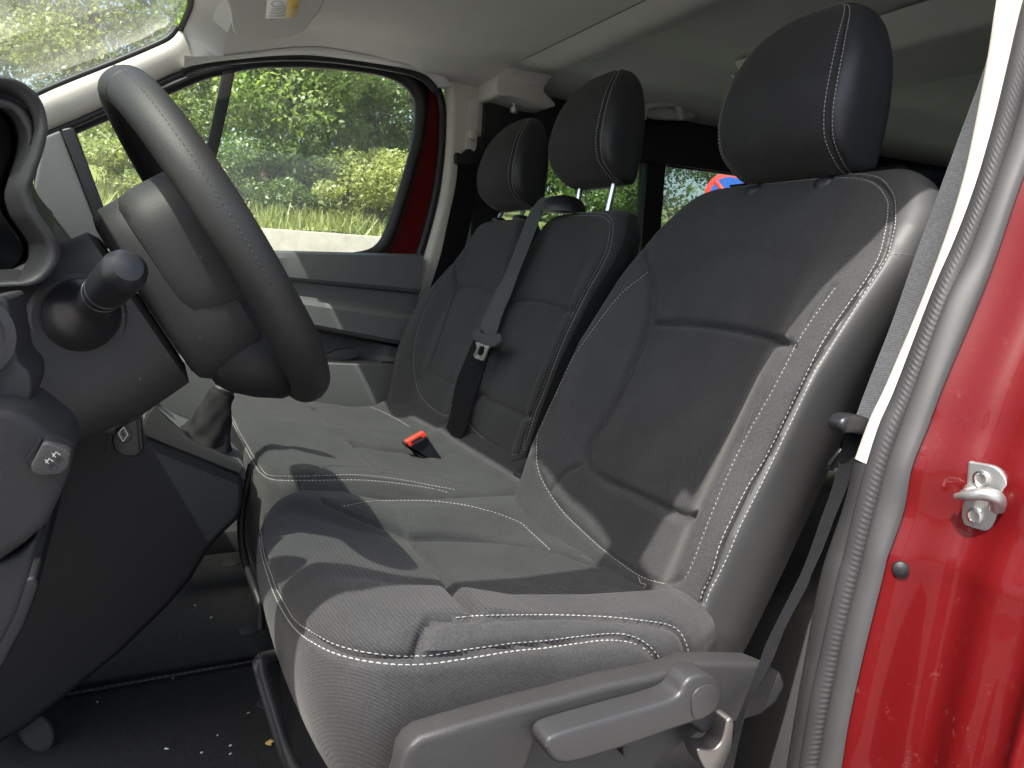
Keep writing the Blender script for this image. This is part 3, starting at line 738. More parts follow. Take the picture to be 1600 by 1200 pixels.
pxprism('buckle_body', [(814, 744), (826, 736), (834, 742), (838, 768), (826, 782), (800, 792), (790, 786), (812, 762)], -.15, .03, M['dashb'], bk2, .003)

db = empty('driver_seat_belt', at(1140, 1180, y=-.80), 'dark grey driver seat belt running down beside the open door pillar', 'seat belt')
L1 = [(1560, 20), (1548, 70), (1537, 110), (1500, 210), (1467, 300), (1430, 400), (1395, 500), (1356, 600), (1338, 648), (1330, 668)]
R1 = [(1600, 20), (1580, 80), (1566, 130), (1532, 215), (1500, 300), (1467, 400), (1427, 505), (1390, 590), (1370, 640), (1358, 676)]
ribbon('upper_webbing', ats(L1, y=-.748), ats(R1, y=-.760), M['belt'], db)
L2 = [(1328, 660), (1320, 682), (1310, 725), (1300, 762), (1282, 812), (1265, 862), (1250, 900), (1242, 915), (1200, 1000), (1185, 1040), (1162, 1100), (1142, 1150), (1127, 1200), (1120, 1230)]
R2 = [(1356, 668), (1345, 687), (1335, 722), (1322, 765), (1305, 807), (1285, 860), (1267, 900), (1262, 915), (1228, 980), (1208, 1030), (1180, 1085), (1163, 1120), (1148, 1190), (1140, 1230)]
dl = np.linspace(0, 1, len(L2))
PL2 = np.array([at(*p, y=-.748-.055*k) for p, k in zip(L2, dl)]); PR2 = np.array([at(*p, y=-.756-.055*k) for p, k in zip(R2, dl)])
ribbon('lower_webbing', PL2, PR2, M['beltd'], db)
gl = cr(ats([(1316, 668), (1320, 656), (1332, 649), (1350, 650), (1364, 658), (1362, 672), (1350, 680), (1335, 678), (1322, 678)], y=-.772), 40, True)
prism('belt_guide', gl, (0, .02, 0), M['blackp'], db, .006)
tg = ats([(1316, 700), (1308, 712), (1297, 726), (1296, 736), (1303, 737), (1312, 722)], y=-.74)
prism('belt_tongue', tg, (0, .004, 0), M['blackp'], db, .001)
br = cr(ats([(1090, 1172), (1115, 1172), (1128, 1160), (1134, 1135), (1139, 1124), (1147, 1124), (1146, 1150), (1140, 1185), (1128, 1205), (1105, 1205)], y=-.80), 40, True)
M['dsteel'] = simple('dark_steel', (.22, .21, .20), .45, .9)
prism('anchor_bracket', br, (0, .02, 0), M['dsteel'], db, .002)

pb = empty('passenger_seat_belt', at(728, 250, y=.76), 'black passenger seat belt hanging from the far pillar behind the outer headrest', 'seat belt')
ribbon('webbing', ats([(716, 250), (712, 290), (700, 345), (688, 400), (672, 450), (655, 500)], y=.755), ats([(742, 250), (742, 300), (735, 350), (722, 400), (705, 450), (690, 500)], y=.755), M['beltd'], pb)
prism('belt_ring', cr(ats([(712, 246), (714, 238), (722, 240), (728, 234), (736, 233), (742, 240), (743, 254), (716, 257)], y=.75), 40, True), (0, .015, 0), M['blackp'], pb, .004)

# ------------------------------------------------------------------ van shell
van = empty('van_body', (.6, 0, -.2), 'red van body with cream trimmed pillars and grey rubber door seal', 'van')
ZR = 1.262       # headlining height at the middle
def zc(y, x):    # headlining: flat middle, falling to the door header
    y = np.asarray(y, float)
    z = ZR-.035*sst(np.abs(y), .62, .79)-(.030+.045*sst(np.abs(y), .35, .76))*sst(-x, .34, .70)
    return z
# headlining with front roof panel, cross joint and rear module
xs = np.linspace(-.66, .20, 60); ys = np.linspace(-.72, .72, 90)
def front_x(y): return -.60
G = np.array([[(xf_ := front_x(y)*(1-t)+.115*t, y, zc(y, xf_)+.012*math.exp(-((xf_-.115)/.03)**2)*0) for y in ys] for t in np.linspace(0, 1, 60)])
G[:, :, 1] *= (1+.095*sst(G[:, :, 0], -.16, -.04)); G[:, :, 2] = zc(G[:, :, 1], 0)*0+np.array([[float(zc(p[1], p[0])) for p in r_] for r_ in G])
tag(grid('front_headlining', G, M['ceil']), kind='structure')
G = []
for x in np.linspace(.119, 2.35, 150):
    row = []
    for y in np.linspace(-.80, .80, 96):
        z = float(zc(y, x))+.004
        z -= .020*math.exp(-((x-.19)/.055)**2)*(1-sst(abs(y), .5, .7))
        z += .035*(sst(x, .26, .34)-sst(x, 2.0, 2.1))*(1-sst(abs(y), .42, .58))
        row.append((x, y, z))
    G.append(row)
tag(grid('rear_headlining', np.array(G), M['ceil']), kind='structure')
# raised roof beam (air module) across the rear headlining
bm_ = np.array([[.62, 0, 1.295], [.66, 0, 1.255], [.70, 0, 1.238], [.98, 0, 1.236], [1.02, 0, 1.252], [1.05, 0, 1.295]])
prism('roof_module', cr(np.c_[bm_[:, 0], np.full(6, -.50), bm_[:, 2]], 6, False), (0, .86, 0), M['ceil'], van, .012)
# roof skin (keeps the sun out), with the drip edge above the door openings
xs = np.r_[np.linspace(-.60, 2.4, 24)]; yy = np.r_[-.812, np.linspace(-.79, .79, 30), .812]
G = np.array([[(x, y, 1.315+.03*(1-(y/.8)**2)-.12*sst(abs(y), .62, .812)*.45-(.03*sst(-x, .5, .60))) for y in yy] for x in xs])
grid('roof_skin', G, M['red'], van)
# header mouldings above both front doors
hd = [(285, 112), (300, 105), (330, 98), (360, 94), (420, 89), (480, 88.5), (540, 94), (600, 103), (640, 112), (665, 124), (680, 140), (688, 160), (692, 185), (692, 230)]
hd3 = np.array([at(*p, y=.765) for p in hd])
def mir(P): P = np.array(P, float).copy(); P[:, 1] *= -1; return P
for sgn in (1, -1):
    H = hd3 if sgn > 0 else mir(hd3)
    tube('door_seal', cr(H[:11], 60), .011, M['rubberb'], van, 10)
# headlining returns that close the gap between headlining and header seal
for sgn in (1,):
    a_ = np.array([at(x, y-12, y=.785) for x, y in hd[:12]]); b_ = np.array([at(x, y+10, y=.80) for x, y in hd[:12]])
    strip('door_header', a_ if sgn > 0 else mir(a_), b_ if sgn > 0 else mir(b_), M['rubberb'], van, toward=(0, -sgn, 0), th=.012)
edge = cr(hd3[:11], 60); e0 = np.array([[p[0], .715, float(zc(.715, p[0]))-.002] for p in edge])
tt_ = sst(np.arange(60.), 40, 59)[:, None]
e0 = e0*(1-tt_)+tt_*(edge+np.array([.045, -.012, .016]))
for sgn in (1, -1):
    A, B_ = (e0, edge) if sgn > 0 else (mir(e0), mir(edge))
    strip('header_lining', A, B_+np.array([0, 0, .004]), M['ceil'], van, bulge=.006, toward=(0, -sgn, -.6))
# outer cant rails between lining and roof skin (block the light)
for sgn in (1, -1):
    box('cant_rail', (1.22 if sgn > 0 else .90, sgn*(.797 if sgn > 0 else .774), 1.243), (2.30 if sgn > 0 else 3.0, .022, .07), M['ceil'], van, .004)
# A pillars: cream trim, black glass edges
apt = [(40, 160), (100, 133), (180, 101), (235, 78), (268, 62), (282, 45)]     # glass side of the trim
apb = [(40, 222), (75, 205), (130, 182), (200, 150), (262, 120), (302, 104)]   # door side
AT = np.array([at(*p, y=.745) for p in apt]); AB = np.array([at(*p, y=.765) for p in apb])
AT = np.vstack([[AT[0]+(AT[0]-AT[2])*1.6], AT]); AB = np.vstack([[AB[0]+(AB[0]-AB[2])*1.6], AB])
AT[0][1] = .80; AB[0][1] = .83
for sgn in (1, -1):
    a, b = (AT, AB) if sgn > 0 else (mir(AT), mir(AB))
    strip('pillar_trim', a, b, M['cream'], van, bulge=.016, toward=(0, -sgn, 0), th=.02)
    tube('windscreen_seal', cr(a+np.array([-.006, sgn*.008, .004]), 40), .008, M['rubberb'], van, 8)
    tube('door_seal', cr(b+np.array([.004, sgn*.004, -.004]), 40), .009, M['rubberb'], van, 8)
    strip('pillar_skin', a+np.array([0, sgn*.05, .01]), b+np.array([0, sgn*.055, -.005]), M['red'], van, bulge=.01, toward=(0, sgn, 0), th=.012)
for sgn in (1, -1):
    a_ = np.array([AT[-1]+[-.004, 0, .004], (AT[-1]+AB[-1])/2+[0, -.006, 0], AB[-1]+[0, 0, -.002]]); b_ = np.array([[-.560, .690, float(zc(.69, -.56))+.002], [-.555, .716, float(zc(.716, -.555))], edge[14]+[0, -.004, .002]])
    strip('pillar_cap', a_ if sgn > 0 else mir(a_), b_ if sgn > 0 else mir(b_), M['ceil'], van, bulge=.003, toward=(0, -sgn, -.5))
prism('pillar_joint', [AT[-1]+[.0, -.004, 0], AB[-1]+[.0, -.004, 0], AB[-1]+[.003, -.004, 0], AT[-1]+[.003, -.004, 0]], (0, .003, 0), M['rubberb'], van, 0)
# windscreen top: corner fillet of the headlining on the far side and the black screen edge
cor = [(282, 45), (291, 25), (297, 8), (298, -12), (292, -40)]
tube('windscreen_seal', cr(np.array([at(*p, y=.745-.055*i) for i, p in enumerate(cor)]), 30), .007, M['rubberb'], van, 8)
hdr = [at(*p, y=.745-.055*i) for i, p in enumerate(cor)]
inn = [(.0+p[0]+.10, p[1]-.01, float(zc(np.array(p[1]), p[0]+.1))) for p in hdr]
fil = np.array(hdr); fil2 = np.array([[-.60, .735, 1.175], [-.575, .70, 1.205], [-.57, .66, 1.222], [-.58, .60, 1.230], [-.60, .52, 1.236]])
for sgn in (1, -1):
    strip('header_corner', fil if sgn > 0 else mir(fil), fil2 if sgn > 0 else mir(fil2), M['ceil'], van, bulge=.004, toward=(0, -sgn, -1))
ws = np.array([[AT[0][0]-.02, AT[0][1]], [0, 0]])
tl = np.vstack([AT, fil[1:3]])
G = []
for p in tl:
    row = []
    for t in np.linspace(-1, 1, 24):
        bow = np.interp(p[2], [.8, 1.1, 1.2, 1.25], [.16, .10, .02, -.02])
        row.append((p[0]-.012-bow*(1-t*t), (p[1]+.012)*t, p[2]+.008))
    G.append(row)
wsc = tag(grid('windscreen', np.array(G), M['wind']), 'dusty curved windscreen seen at the upper left', 'windscreen')
# roof front edge above the windscreen
ed = np.array(G[-1]); up = ed.copy(); up[:, 0] = np.maximum(up[:, 0]+.03, -.59); up[:, 2] = [float(zc(np.array(y), x)) for x, y in zip(up[:, 0], up[:, 1])]
strip('front_header', ed+np.array([.006, 0, .012]), up, M['ceil'], van, bulge=.0, toward=(0, 0, -1), n=40)
strip('front_header_skin', ed+np.array([.002, 0, .02]), up+np.array([0, 0, .05]), M['red'], van, bulge=.0, toward=(0, 0, 1), n=40)

# ---- passenger side B pillar
bp_l = [(693, 128), (696, 160), (694, 230), (686, 300), (672, 360), (655, 420), (642, 465), (636, 488)]
bp_lo = [(636, 488), (625, 540), (614, 590), (604, 650), (596, 720)]
A = ats(bp_l, y=.80); B_ = A.copy(); B_[:, 0] = np.linspace(.16, .12, len(A)); B_[:, 1] = .79
edge_r = A.copy(); edge_r[:, 0] += .022; edge_r[:, 1] -= .022
strip('pillar_trim', A, edge_r, M['cream'], van, bulge=.006, toward=(-.5, -1, 0), n=70)
strip('pillar_trim', edge_r, B_, M['cream'], van, toward=(0, -1, 0), n=70)
A2 = ats(bp_lo, y=.80); e2 = A2.copy(); e2[:, 0] += .022; e2[:, 1] -= .020; B2 = A2.copy(); B2[:, 0] = .14; B2[:, 1] = .785
strip('pillar_lower_trim', A2, e2, M['trimg'], van, bulge=.006, toward=(-.5, -1, 0), n=40)
strip('pillar_lower_trim', e2, B2, M['trimg'], van, toward=(0, -1, 0), n=40)
seal_px = [(660, 118), (678, 132), (687, 150), (691, 180), (689, 240), (681, 300), (667, 360), (650, 415), (638, 460), (628, 510), (612, 570), (598, 640), (588, 700)]
tube('door_seal', cr(ats(seal_px, y=.80), 90), .012, M['rubberb'], van, 10)
# belt height adjuster slot and knob
sl = cr(ats([(731, 165), (735, 154), (745, 153), (749, 160), (745, 225), (741, 236), (731, 236), (727, 228)], y=.776), 40, True)
prism('adjuster_slot', sl, (0, .004, 0), M['visor'], van, .001)
lathe('adjuster_knob', at(735, 212, y=.775), (.1, -1, .1), [(0, .010), (.004, .014), (.012, .016), (.020, .014), (.024, .006)], M['cream'], van, 28)
# header bracket (belt cover) behind the far door
brk = [(776, 130), (779, 118), (800, 100), (828, 92), (845, 95), (868, 101), (872, 110), (856, 128), (850, 142), (862, 155), (868, 166), (840, 162), (800, 150), (778, 148)]
pxprism('handle_cover', brk, .66, .14, M['visor'], van, .014, 64)
pxprism('cover_lens', cr([(806, 114), (850, 110), (856, 117), (845, 132), (800, 130)], 30, True), .657, .006, M['visor'], van, .002)
lathe('cover_pin', at(804, 156, y=.72), (0, 0, -1), [(0, .006), (.02, .006), (.022, .012), (.034, .012), (.036, .004)], M['zinc'], van, 16)

# ---- near door jamb: strips along the opening
cl_l = [(1575, -80), (1557, 0), (1539, 112), (1500, 300), (1450, 450), (1387, 600), (1360, 657), (1337, 717)]
cl_r = [(1612, -60), (1598, 0), (1552, 200), (1523, 300), (1465, 405+45), (1404, 600), (1375, 662), (1355, 725)]
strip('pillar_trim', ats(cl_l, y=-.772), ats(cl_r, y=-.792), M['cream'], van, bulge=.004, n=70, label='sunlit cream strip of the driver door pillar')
gl_l = [(1337, 717), (1320, 790), (1282, 900), (1255, 1050), (1230, 1200), (1218, 1280)]
gl_r = [(1355, 725), (1347, 755), (1320, 865), (1310, 900), (1282, 1025), (1265, 1100), (1250, 1200), (1240, 1280)]
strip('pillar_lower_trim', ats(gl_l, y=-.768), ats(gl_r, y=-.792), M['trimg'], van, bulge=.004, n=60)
rb_l = [(1640, -120), (1598, 0), (1552, 200), (1523, 300), (1465, 447), (1404, 600), (1375, 662), (1347, 755), (1320, 865), (1310, 900), (1282, 1025), (1265, 1100), (1250, 1200), (1240, 1280)]
rb_r = [(1660, -60), (1625, 50), (1585, 200), (1549, 300), (1512, 400), (1475, 475), (1430, 600), (1387, 725), (1360, 820), (1342, 900), (1320, 987), (1287, 1150), (1277, 1200), (1262, 1280)]
A = cr(ats(rb_l, y=-.792), 1500); B_ = cr(ats(rb_r, y=-.812), 1500)
N = nrm(np.cross(np.gradient(A, axis=0), B_-A)); N = N if N.mean(0)@(CAM-A.mean(0)) > 0 else -N
w = np.linspace(0, 1, 14); G = A[:, None]*(1-w[None, :, None])+B_[:, None]*w[None, :, None]
h = .007*np.sqrt(np.maximum(0, 1-(2*w-1)**2))[None, :]+.00032*(np.sin(np.arange(1500)*2*np.pi/9.)[:, None])*sst(w, .5, .95)[None, :]
G = G+N[:, None]*h[..., None]
grid('ribbed_seal', G, M['rubber'], van, label='ribbed grey rubber seal of the driver door opening')
sm_r = [(1700, -60), (1670, 50), (1635, 180), (1590, 300), (1560, 390), (1530, 470), (1475, 600), (1450, 667), (1425, 730), (1412, 800), (1387, 870), (1380, 900), (1350, 1020), (1327, 1125), (1315, 1200), (1302, 1280)]
strip('seal_lip', ats(rb_r, y=-.812), ats(sm_r, y=-.835), M['rubberl'], van, bulge=.007, n=120, nw=12)
# red jamb: columns run along the opening
colA = cr(ats(sm_r, y=-.832), 120)
offs = [(.0, .0), (.010, -.012), (.030, -.030), (.034, -.048), (.030, -.075), (.034, -.105), (.046, -.128), (.075, -.140), (.14, -.145), (.30, -.150), (.60, -.150)]
G = []
for i, p in enumerate(colA):
    v = i/119.; row = []
    for k, (dx, dy) in enumerate(offs):
        flare = sst(v, .45, .95)
        q = p+np.array([dx+(.014 if k in (2, 3) else 0)*flare-(.055*flare if k >= 6 else 0), dy*(1+.10*flare), 0])
        row.append(q)
    G.append(cr(row, 90))
SK = Pad(np.array(G)[:, ::-1], np.array([.3, -.6, .6]))
grid('pillar_skin', np.array(G), M['red'], van, label='dusty metallic red door jamb and rear quarter')
# striker
st = empty('door_striker', at(1535, 780, y=-.905), 'silver door striker plate with two screws on the red jamb', 'striker')
hp_, hn_ = SK.line([(1534, 770), (1535, 780), (1536, 790)], 9)
po = hp_[4]; en = nrm(hn_.mean(0))
def spx(px, o=0.): return np.array([on_plane(x, y, po+en*o, en) for x, y in px])
pxs = [(1512, 724), (1517, 722), (1550, 728), (1566, 740), (1574, 760), (1573, 785), (1565, 805), (1552, 822), (1537, 830), (1500, 818), (1497, 812), (1508, 770)]
prism('striker_plate', cr(spx(pxs, .004), 60, True), en*-.006, M['zinc'], st, .0015)
for q in ((1534, 748), (1524, 806)):
    c_ = spx([q], .004)[0]
    sc_ = lathe('screw', c_, en, [(0, .0075), (.002, .0072), (.0025, .005), (.0012, .0045), (.0010, .001)], M['steel'], st, 24)
lp = [spx([(1560, 792)], .004)[0], spx([(1556, 778)], .012)[0], spx([(1538, 772)], .019)[0], spx([(1515, 774)], .022)[0], spx([(1494, 776)], .020)[0]]
tube('striker_loop', cr(lp, 30), np.interp(np.linspace(0, 1, 30), [0, .3, .7, 1], [.0075, .0065, .005, .003]), M['zinc'], st, 14)
lp = [spx([(1514, 764)], .004)[0], spx([(1518, 766)], .010)[0], spx([(1508, 772)], .019)[0]]
tube('striker_loop', cr(lp, 20), .0045, M['zinc'], st, 12)
gp_, gn_ = SK.line([(1404, 885), (1407, 889), (1410, 893)], 5)
lathe('grommet', gp_[2], gn_[2], [(0, .0075), (.003, .007), (.005, .004), (.0055, .001)], M['rubberb'], van, 20)

# ---- rear compartment side walls with windows
def side_wall(sgn):
    y = .80*sgn
    segs = [((.10, 1.26), (2.4, 1.085), 'dashb', 'window_header'), ((.10, .62), (2.4, .10), 'dashg', 'side_lining')]
    box('window_header', (1.25, y, 1.165), (2.30, .05, .15), M['blackp'], van, .008)
    box('side_lining', (1.25, y, .32), (2.30, .05, .62), M['dashg'], van, .008)
    for x, w in ((.125, .09), (.72, .075), (1.62, .10), (2.34, .12)):
        box('window_post', (x, y*1.002, .86), (w, .045, .47), M['blackp'], van, .006)
    for x0, x1 in ((.165, .685), (.755, 1.57), (1.67, 2.28)):
        w_ = box('side_window', ((x0+x1)/2, y*1.012, .86), (x1-x0, .004, .48), M['rear'] if sgn > 0 else M['dimmed'], van, 0)
        tube('window_seal', cr([(x0+.03, y*.985, 1.088), (x1-.03, y*.985, 1.088), (x1, y*.985, 1.05), (x1, y*.985, .65), (x0, y*.985, .65), (x0, y*.985, 1.05)], 60, True), .006, M['rubberb'], van, 8, closed=True)
side_wall(1); side_wall(-1)
box('rear_step', (.22, -.40, .15), (.52, .72, .30), M['carpet2'], van, .02)
box('rear_door', (2.40, 0, .62), (.04, 1.64, 1.30), M['dashg'], van, .02)
# far grab handle, coat hook and lamp on the rear headlining
gh = [(1004, 186), (1008, 170), (1022, 164), (1050, 163), (1060, 168), (1066, 186)]
tube('grab_handle', cr(ats(gh, y=.70), 40), .011, M['visor'], van, 12)
pxprism('handle_recess', cr([(1000, 140), (1078, 152), (1086, 165), (1080, 186), (1000, 178)], 40, True), .715, .03, M['visor'], van, .006)
lathe('coat_hook', at(1150, 120, y=.30), (-1, -.4, .1), [(0, .004), (.02, .0045), (.03, .003)], M['steel'], van, 12)

# ------------------------------------------------------------------ floor
Gf = np.array([[(x, y, 0.) for y in np.linspace(-.86, .86, 4)] for x in np.linspace(-1.5, 2.4, 4)])
tag(grid('floor', Gf-np.array([0, 0, .006]), M['blackp']), kind='structure')
prism('underbody', [(-1.5, -.9, -.05), (2.4, -.9, -.05), (2.4, .9, -.05), (-1.5, .9, -.05)], (0, 0, -.1), M['blackp'], van, 0)
mats = tag(box('floor_mat', (-.80, -.36, .003), (.80, .80, .010), M['carpet'], None, .003), 'black carpet floor mat in front of the driver seat, littered with crumbs', 'floor mat')
mats2 = tag(box('floor_mat', (-.80, .43, .002), (.80, .70, .010), M['carpet'], None, .003), 'black carpet floor mat in the far footwell beyond the stitched seam', 'floor mat')
sa, sb = at(60, 1080, z=.011), at(470, 1018, z=.011)
sa[1] = sb[1] = .055; sa[0] = -1.1; sb[0] = -.42
PP = np.linspace(sa, sb, 60)
tube('mat_binding', PP+np.array([0, -.010, .0]), .004, M['rubberb'], mats, 8)
stitches('mat_stitching', [(PP+np.array([0, .004-.02, .0035]), np.tile([0, 0, 1.], (60, 1)))], mats, M['threadd'], .007, .003, .0022)
for q in ((390, 985), (360, 881), (421, 1098)):
    lathe('mat_button', at(*q, z=.0078), (0, 0, 1), [(0, .019), (.002, .0185), (.0035, .012), (.0036, .001)], M['dashg'], mats, 28)
crumb = [(152, 1097), (282, 1128), (340, 1149), (303, 1132), (315, 1176), (216, 1145), (388, 1114), (339, 1074), (360, 1165), (355, 940), (305, 946), (376, 962), (260, 1170), (237, 1168), (410, 1060), (300, 1010), (330, 965), (226, 1006), (360, 1178), (340, 1010), (270, 1060), (375, 1040), (420, 1075), (345, 1180)]
for i, q in enumerate(crumb[::2]):
    c_ = at(*q, z=.0085); a = random.uniform(0, 6.28); s_ = random.uniform(.0012, .0034)
    dv = np.array([math.cos(a), math.sin(a), 0])*s_
    ob = tube('crumb', np.array([c_-dv, c_+dv*.2+[0, 0, .0006], c_+dv]), [.0007, .0012, .0006], M['white'], mats, 6)
lf = at(423, 1160, z=.012)
prism('dry_leaf', cr([lf+np.array(v)*.008 for v in ((-1, 0, 0), (-.2, .5, .2), (.3, 1, 0), (.5, .2, .3), (1, -.2, 0), (.2, -.4, .2), (-.1, -1, 0))], 24, True), (0, 0, .0006), M['yellow'], mats, 0)
# chrome-grey pedal pad
pd = np.array([at(56+30*math.cos(a_), 1146+30*math.sin(a_)+8*math.cos(a_), y=-.10) for a_ in np.linspace(0, 2*np.pi, 36, endpoint=False)])
tag(prism('pedal', pd, (0, .02, .0), M['dashg'], None, .006), 'grey worn pedal pad showing under the dark knee panel', 'pedal')

# ------------------------------------------------------------------ passenger door
pdoor = empty('passenger_door', (-.45, .80, 0), 'closed passenger door with grey inner panel, black window frame and red edge', 'car door')
YD = .805
gl_px = [(96, 225), (120, 209), (200, 175), (270, 145), (310, 128), (345, 117), (400, 107), (440, 105), (500, 106), (560, 112), (600, 119), (628, 131), (644, 148), (650, 170), (646, 215), (633, 265), (617, 318), (604, 355), (594, 376), (580, 388), (555, 394), (500, 400), (440, 406), (300, 415), (170, 420), (96, 420)]
fr_px = [(60, 225), (95, 203), (190, 161), (262, 130), (302, 113), (340, 102), (398, 94), (440, 92), (500, 93), (565, 98), (612, 106), (645, 116), (664, 137), (668, 172), (660, 225), (646, 275), (630, 330), (618, 366), (606, 388), (588, 402), (560, 408), (500, 412), (440, 418), (300, 428), (170, 434), (60, 434)]
Gi = cr(ats(gl_px, y=YD), 140, True); Go = cr(ats(fr_px, y=YD), 140, True)
k0 = int(np.argmin(np.linalg.norm(Go-Gi[0], axis=1))); Go = np.roll(Go, -k0, 0)
ring = np.stack([Go+[0, .012, 0], Go+[0, -.008, 0], (Go*.6+Gi*.4)+[0, -.012, 0], Gi+[0, -.004, 0], Gi+[0, .012, 0]])
grid('window_frame', ring, M['rubberb'], pdoor, cv=True)
gp = cr(ats(gl_px, y=YD+.004), 140, True)
gp = gp+(gp-gp.mean(0))*.006
mk('window_glass', np.vstack([gp, gp+[0, .004, 0]]), [list(range(140)), list(range(140, 280))[::-1]]+[[i, (i+1) % 140, 140+(i+1) % 140, 140+i] for i in range(140)], M['glass'], pdoor, smooth=False)
pxprism('window_divider', [(348, 110), (368, 108), (358, 160), (340, 240), (318, 330), (300, 425), (276, 428), (300, 325), (323, 230), (338, 160)], YD-.008, .016, M['rubberb'], pdoor, .003)
red_px = [(655, 112), (672, 124), (684, 148), (688, 180), (685, 240), (676, 300), (662, 360), (650, 402), (595, 408), (606, 388), (618, 366), (630, 330), (646, 275), (660, 225), (668, 172), (662, 137), (645, 118)]
pxprism('door_edge', red_px, YD+.006, .05, M['red'], pdoor, .004, label='dark red painted rear edge of the door')
# inner panel: profile swept along the door, lines drop slightly towards the rear
prof = [(.800, .738), (.775, .742), (.748, .736), (.742, .722), (.742, .672), (.748, .665), (.760, .660), (.762, .628), (.745, .620), (.712, .616), (.700, .606), (.698, .560), (.706, .551), (.760, .546), (.782, .536), (.784, .490), (.775, .470), (.735, .462), (.722, .452), (.718, .40), (.722, .30), (.735, .16), (.76, .05), (.80, .04)]
prof = np.array(prof)
G = []
for x in np.linspace(-1.15, -.075, 60):
    row = []
    for i, (y, z) in enumerate(prof):
        u = (x+.40)
        dz = np.interp(z, [.05, .45, .55, .66, .74], [0, -.02, -.17, -.06, .035])*u
        if .44 < z < .56 and x > -.20: y = y-.05*sst(x, -.21, -.15)*(.545 > z > .465)
        lean = np.interp(z, [0, .3, .75], [-.075, -.045, .0])*sst(x, -.45, -.075)
        row.append((x+lean, y, z+dz))
    G.append(row)
G = np.array(G)
o = grid('inner_panel', G, M['door'], pdoor); sharp(o, 24)
endc = G[-1]; mk('panel_end', np.vstack([endc, endc+[.004, .06, 0]]), grid_faces(2, len(endc)), M['rubberb'], pdoor)
pxprism('pocket_lid', [(508, 556), (528, 547), (555, 544), (562, 548), (562, 556), (548, 562), (512, 566)], .735, .03, M['dashg'], pdoor, .003)
box('door_skin', (-.62, .88, .33), (1.10, .03, .78), M['red'], pdoor, .01)

# ------------------------------------------------------------------ open driver door (swung forward, just out of frame)
ddoor = empty('driver_door', (-1.20, -.95, 0), 'open driver door swung forward beside the dashboard', 'car door')
da, db_ = np.array([-1.20, -.95, 0]), np.array([-1.12, -1.98, 0]); dv_ = db_-da; dnv = nrm(np.cross([0, 0, 1.], dv_)); dnv = dnv if dnv[0] > 0 else -dnv
def dq(u, z, o=0): return da+dv_*u+np.array([0, 0, z])+dnv*o
prism('door_shell', [dq(0, -.25), dq(.06, -.32), dq(.94, -.32), dq(1, -.22), dq(1, .72), dq(0, .78)], dnv*-.07, M['red'], ddoor, .015)
prism('inner_panel', [dq(.03, -.20, .002), dq(.95, -.20, .002), dq(.97, .70, .002), dq(.03, .75, .002)], dnv*.035, M['door'], ddoor, .012)
tube('window_frame', cr(np.array([dq(.99, .70), dq(.985, .95), dq(.94, 1.12), dq(.82, 1.18), dq(.55, 1.17), dq(.28, 1.05), dq(.02, .80)]), 50), .022, M['rubberb'], ddoor, 10)
prism('armrest', [dq(.25, .46, .036), dq(.85, .40, .036), dq(.85, .48, .036), dq(.25, .54, .036)], dnv*.05, M['door'], ddoor, .012)

# ------------------------------------------------------------------ sun visor
vis = empty('sun_visor', at(430, 20, z=1.20), 'grey folded sun visor with a small warning label at the top edge', 'sun visor')
vpx = [(352, -60), (359, 20), (364, 48), (374, 60), (392, 64), (450, 59), (474, 50), (486, 36), (505, 8), (520, -60)]
vn = nrm(np.array([.0, .15, 1.])); vp = at(400, 62, z=1.165)
vtop = np.array([on_plane(x, y, vp, vn) for x, y in vpx])
prism('visor_board', cr(vtop, 60, True), vn*.016, M['visor'], vis, .006, 4)
lb = lambda px, o: np.array([on_plane(x, y, vp-vn*o, vn) for x, y in px])
lab_ = prism('warning_label', lb([(417, 1), (449, -1), (446, 29), (415, 29)], .0006), vn*.0004, M['white'], vis, 0)
prism('label_stripe', lb([(449, -1), (468, -2), (463, 27), (446, 29)], .0006), vn*.0004, M['yellow'], vis, 0)
el = [(433+9*math.cos(a), 6+4.5*math.sin(a)) for a in np.linspace(0, 2*np.pi, 30)]
tube('label_mark', lb(el, .0010), .0005, M['ink'], lab_, 5)
for yy_, x0, x1 in ((13, 424, 440), (16, 423, 436), (20, 422, 439), (25, 418, 444)):
    tube('label_line', lb([(x0, yy_), ((x0+x1)/2, yy_+.6), (x1, yy_)], .0009), .0005, M['ink'], lab_, 5)

# ------------------------------------------------------------------ steering wheel and column
WC = np.array([-.730, -.418, .719]); TAU = .548; RW = .168
wup = np.array([-math.sin(TAU), 0, math.cos(TAU)]); wn_ = np.array([math.cos(TAU), 0, math.sin(TAU)]); wy = np.array([0, 1., 0])
sw = empty('steering_wheel', WC, 'black leather steering wheel with a stitched thick rim', 'steering wheel')
na, ns = 900, 28
a = np.linspace(0, 2*np.pi, na, endpoint=False); b = np.linspace(0, 2*np.pi, ns, endpoint=False)
G = []
for t in a:
    rad = math.cos(t)*wup+math.sin(t)*wy
    rr = .0185+.0012*math.exp(-((abs(t-np.pi)-.95)/.2)**2)
    row = [WC+RW*rad+rr*(math.cos(u)*rad*.93+math.sin(u)*wn_*1.12) for u in b]
    G.append(row)
G = np.array(G); ctr_ = WC+RW*(np.cos(a)[:, None]*wup+np.sin(a)[:, None]*wy)
for t0 in (.42, 2*np.pi-.42, 2.62, 2*np.pi-2.62):          # leather joints
    dd = np.abs(np.angle(np.exp(1j*(a-t0))))*RW
    G = ctr_[:, None]+(G-ctr_[:, None])*(1-.075*np.exp(-(dd/.0014)**2))[:, None, None]
grid('rim', G, M['leather'], sw, cu=True, cv=True)
u = .12
M['threadk'] = simple('black_thread', (.035, .035, .035), .8)
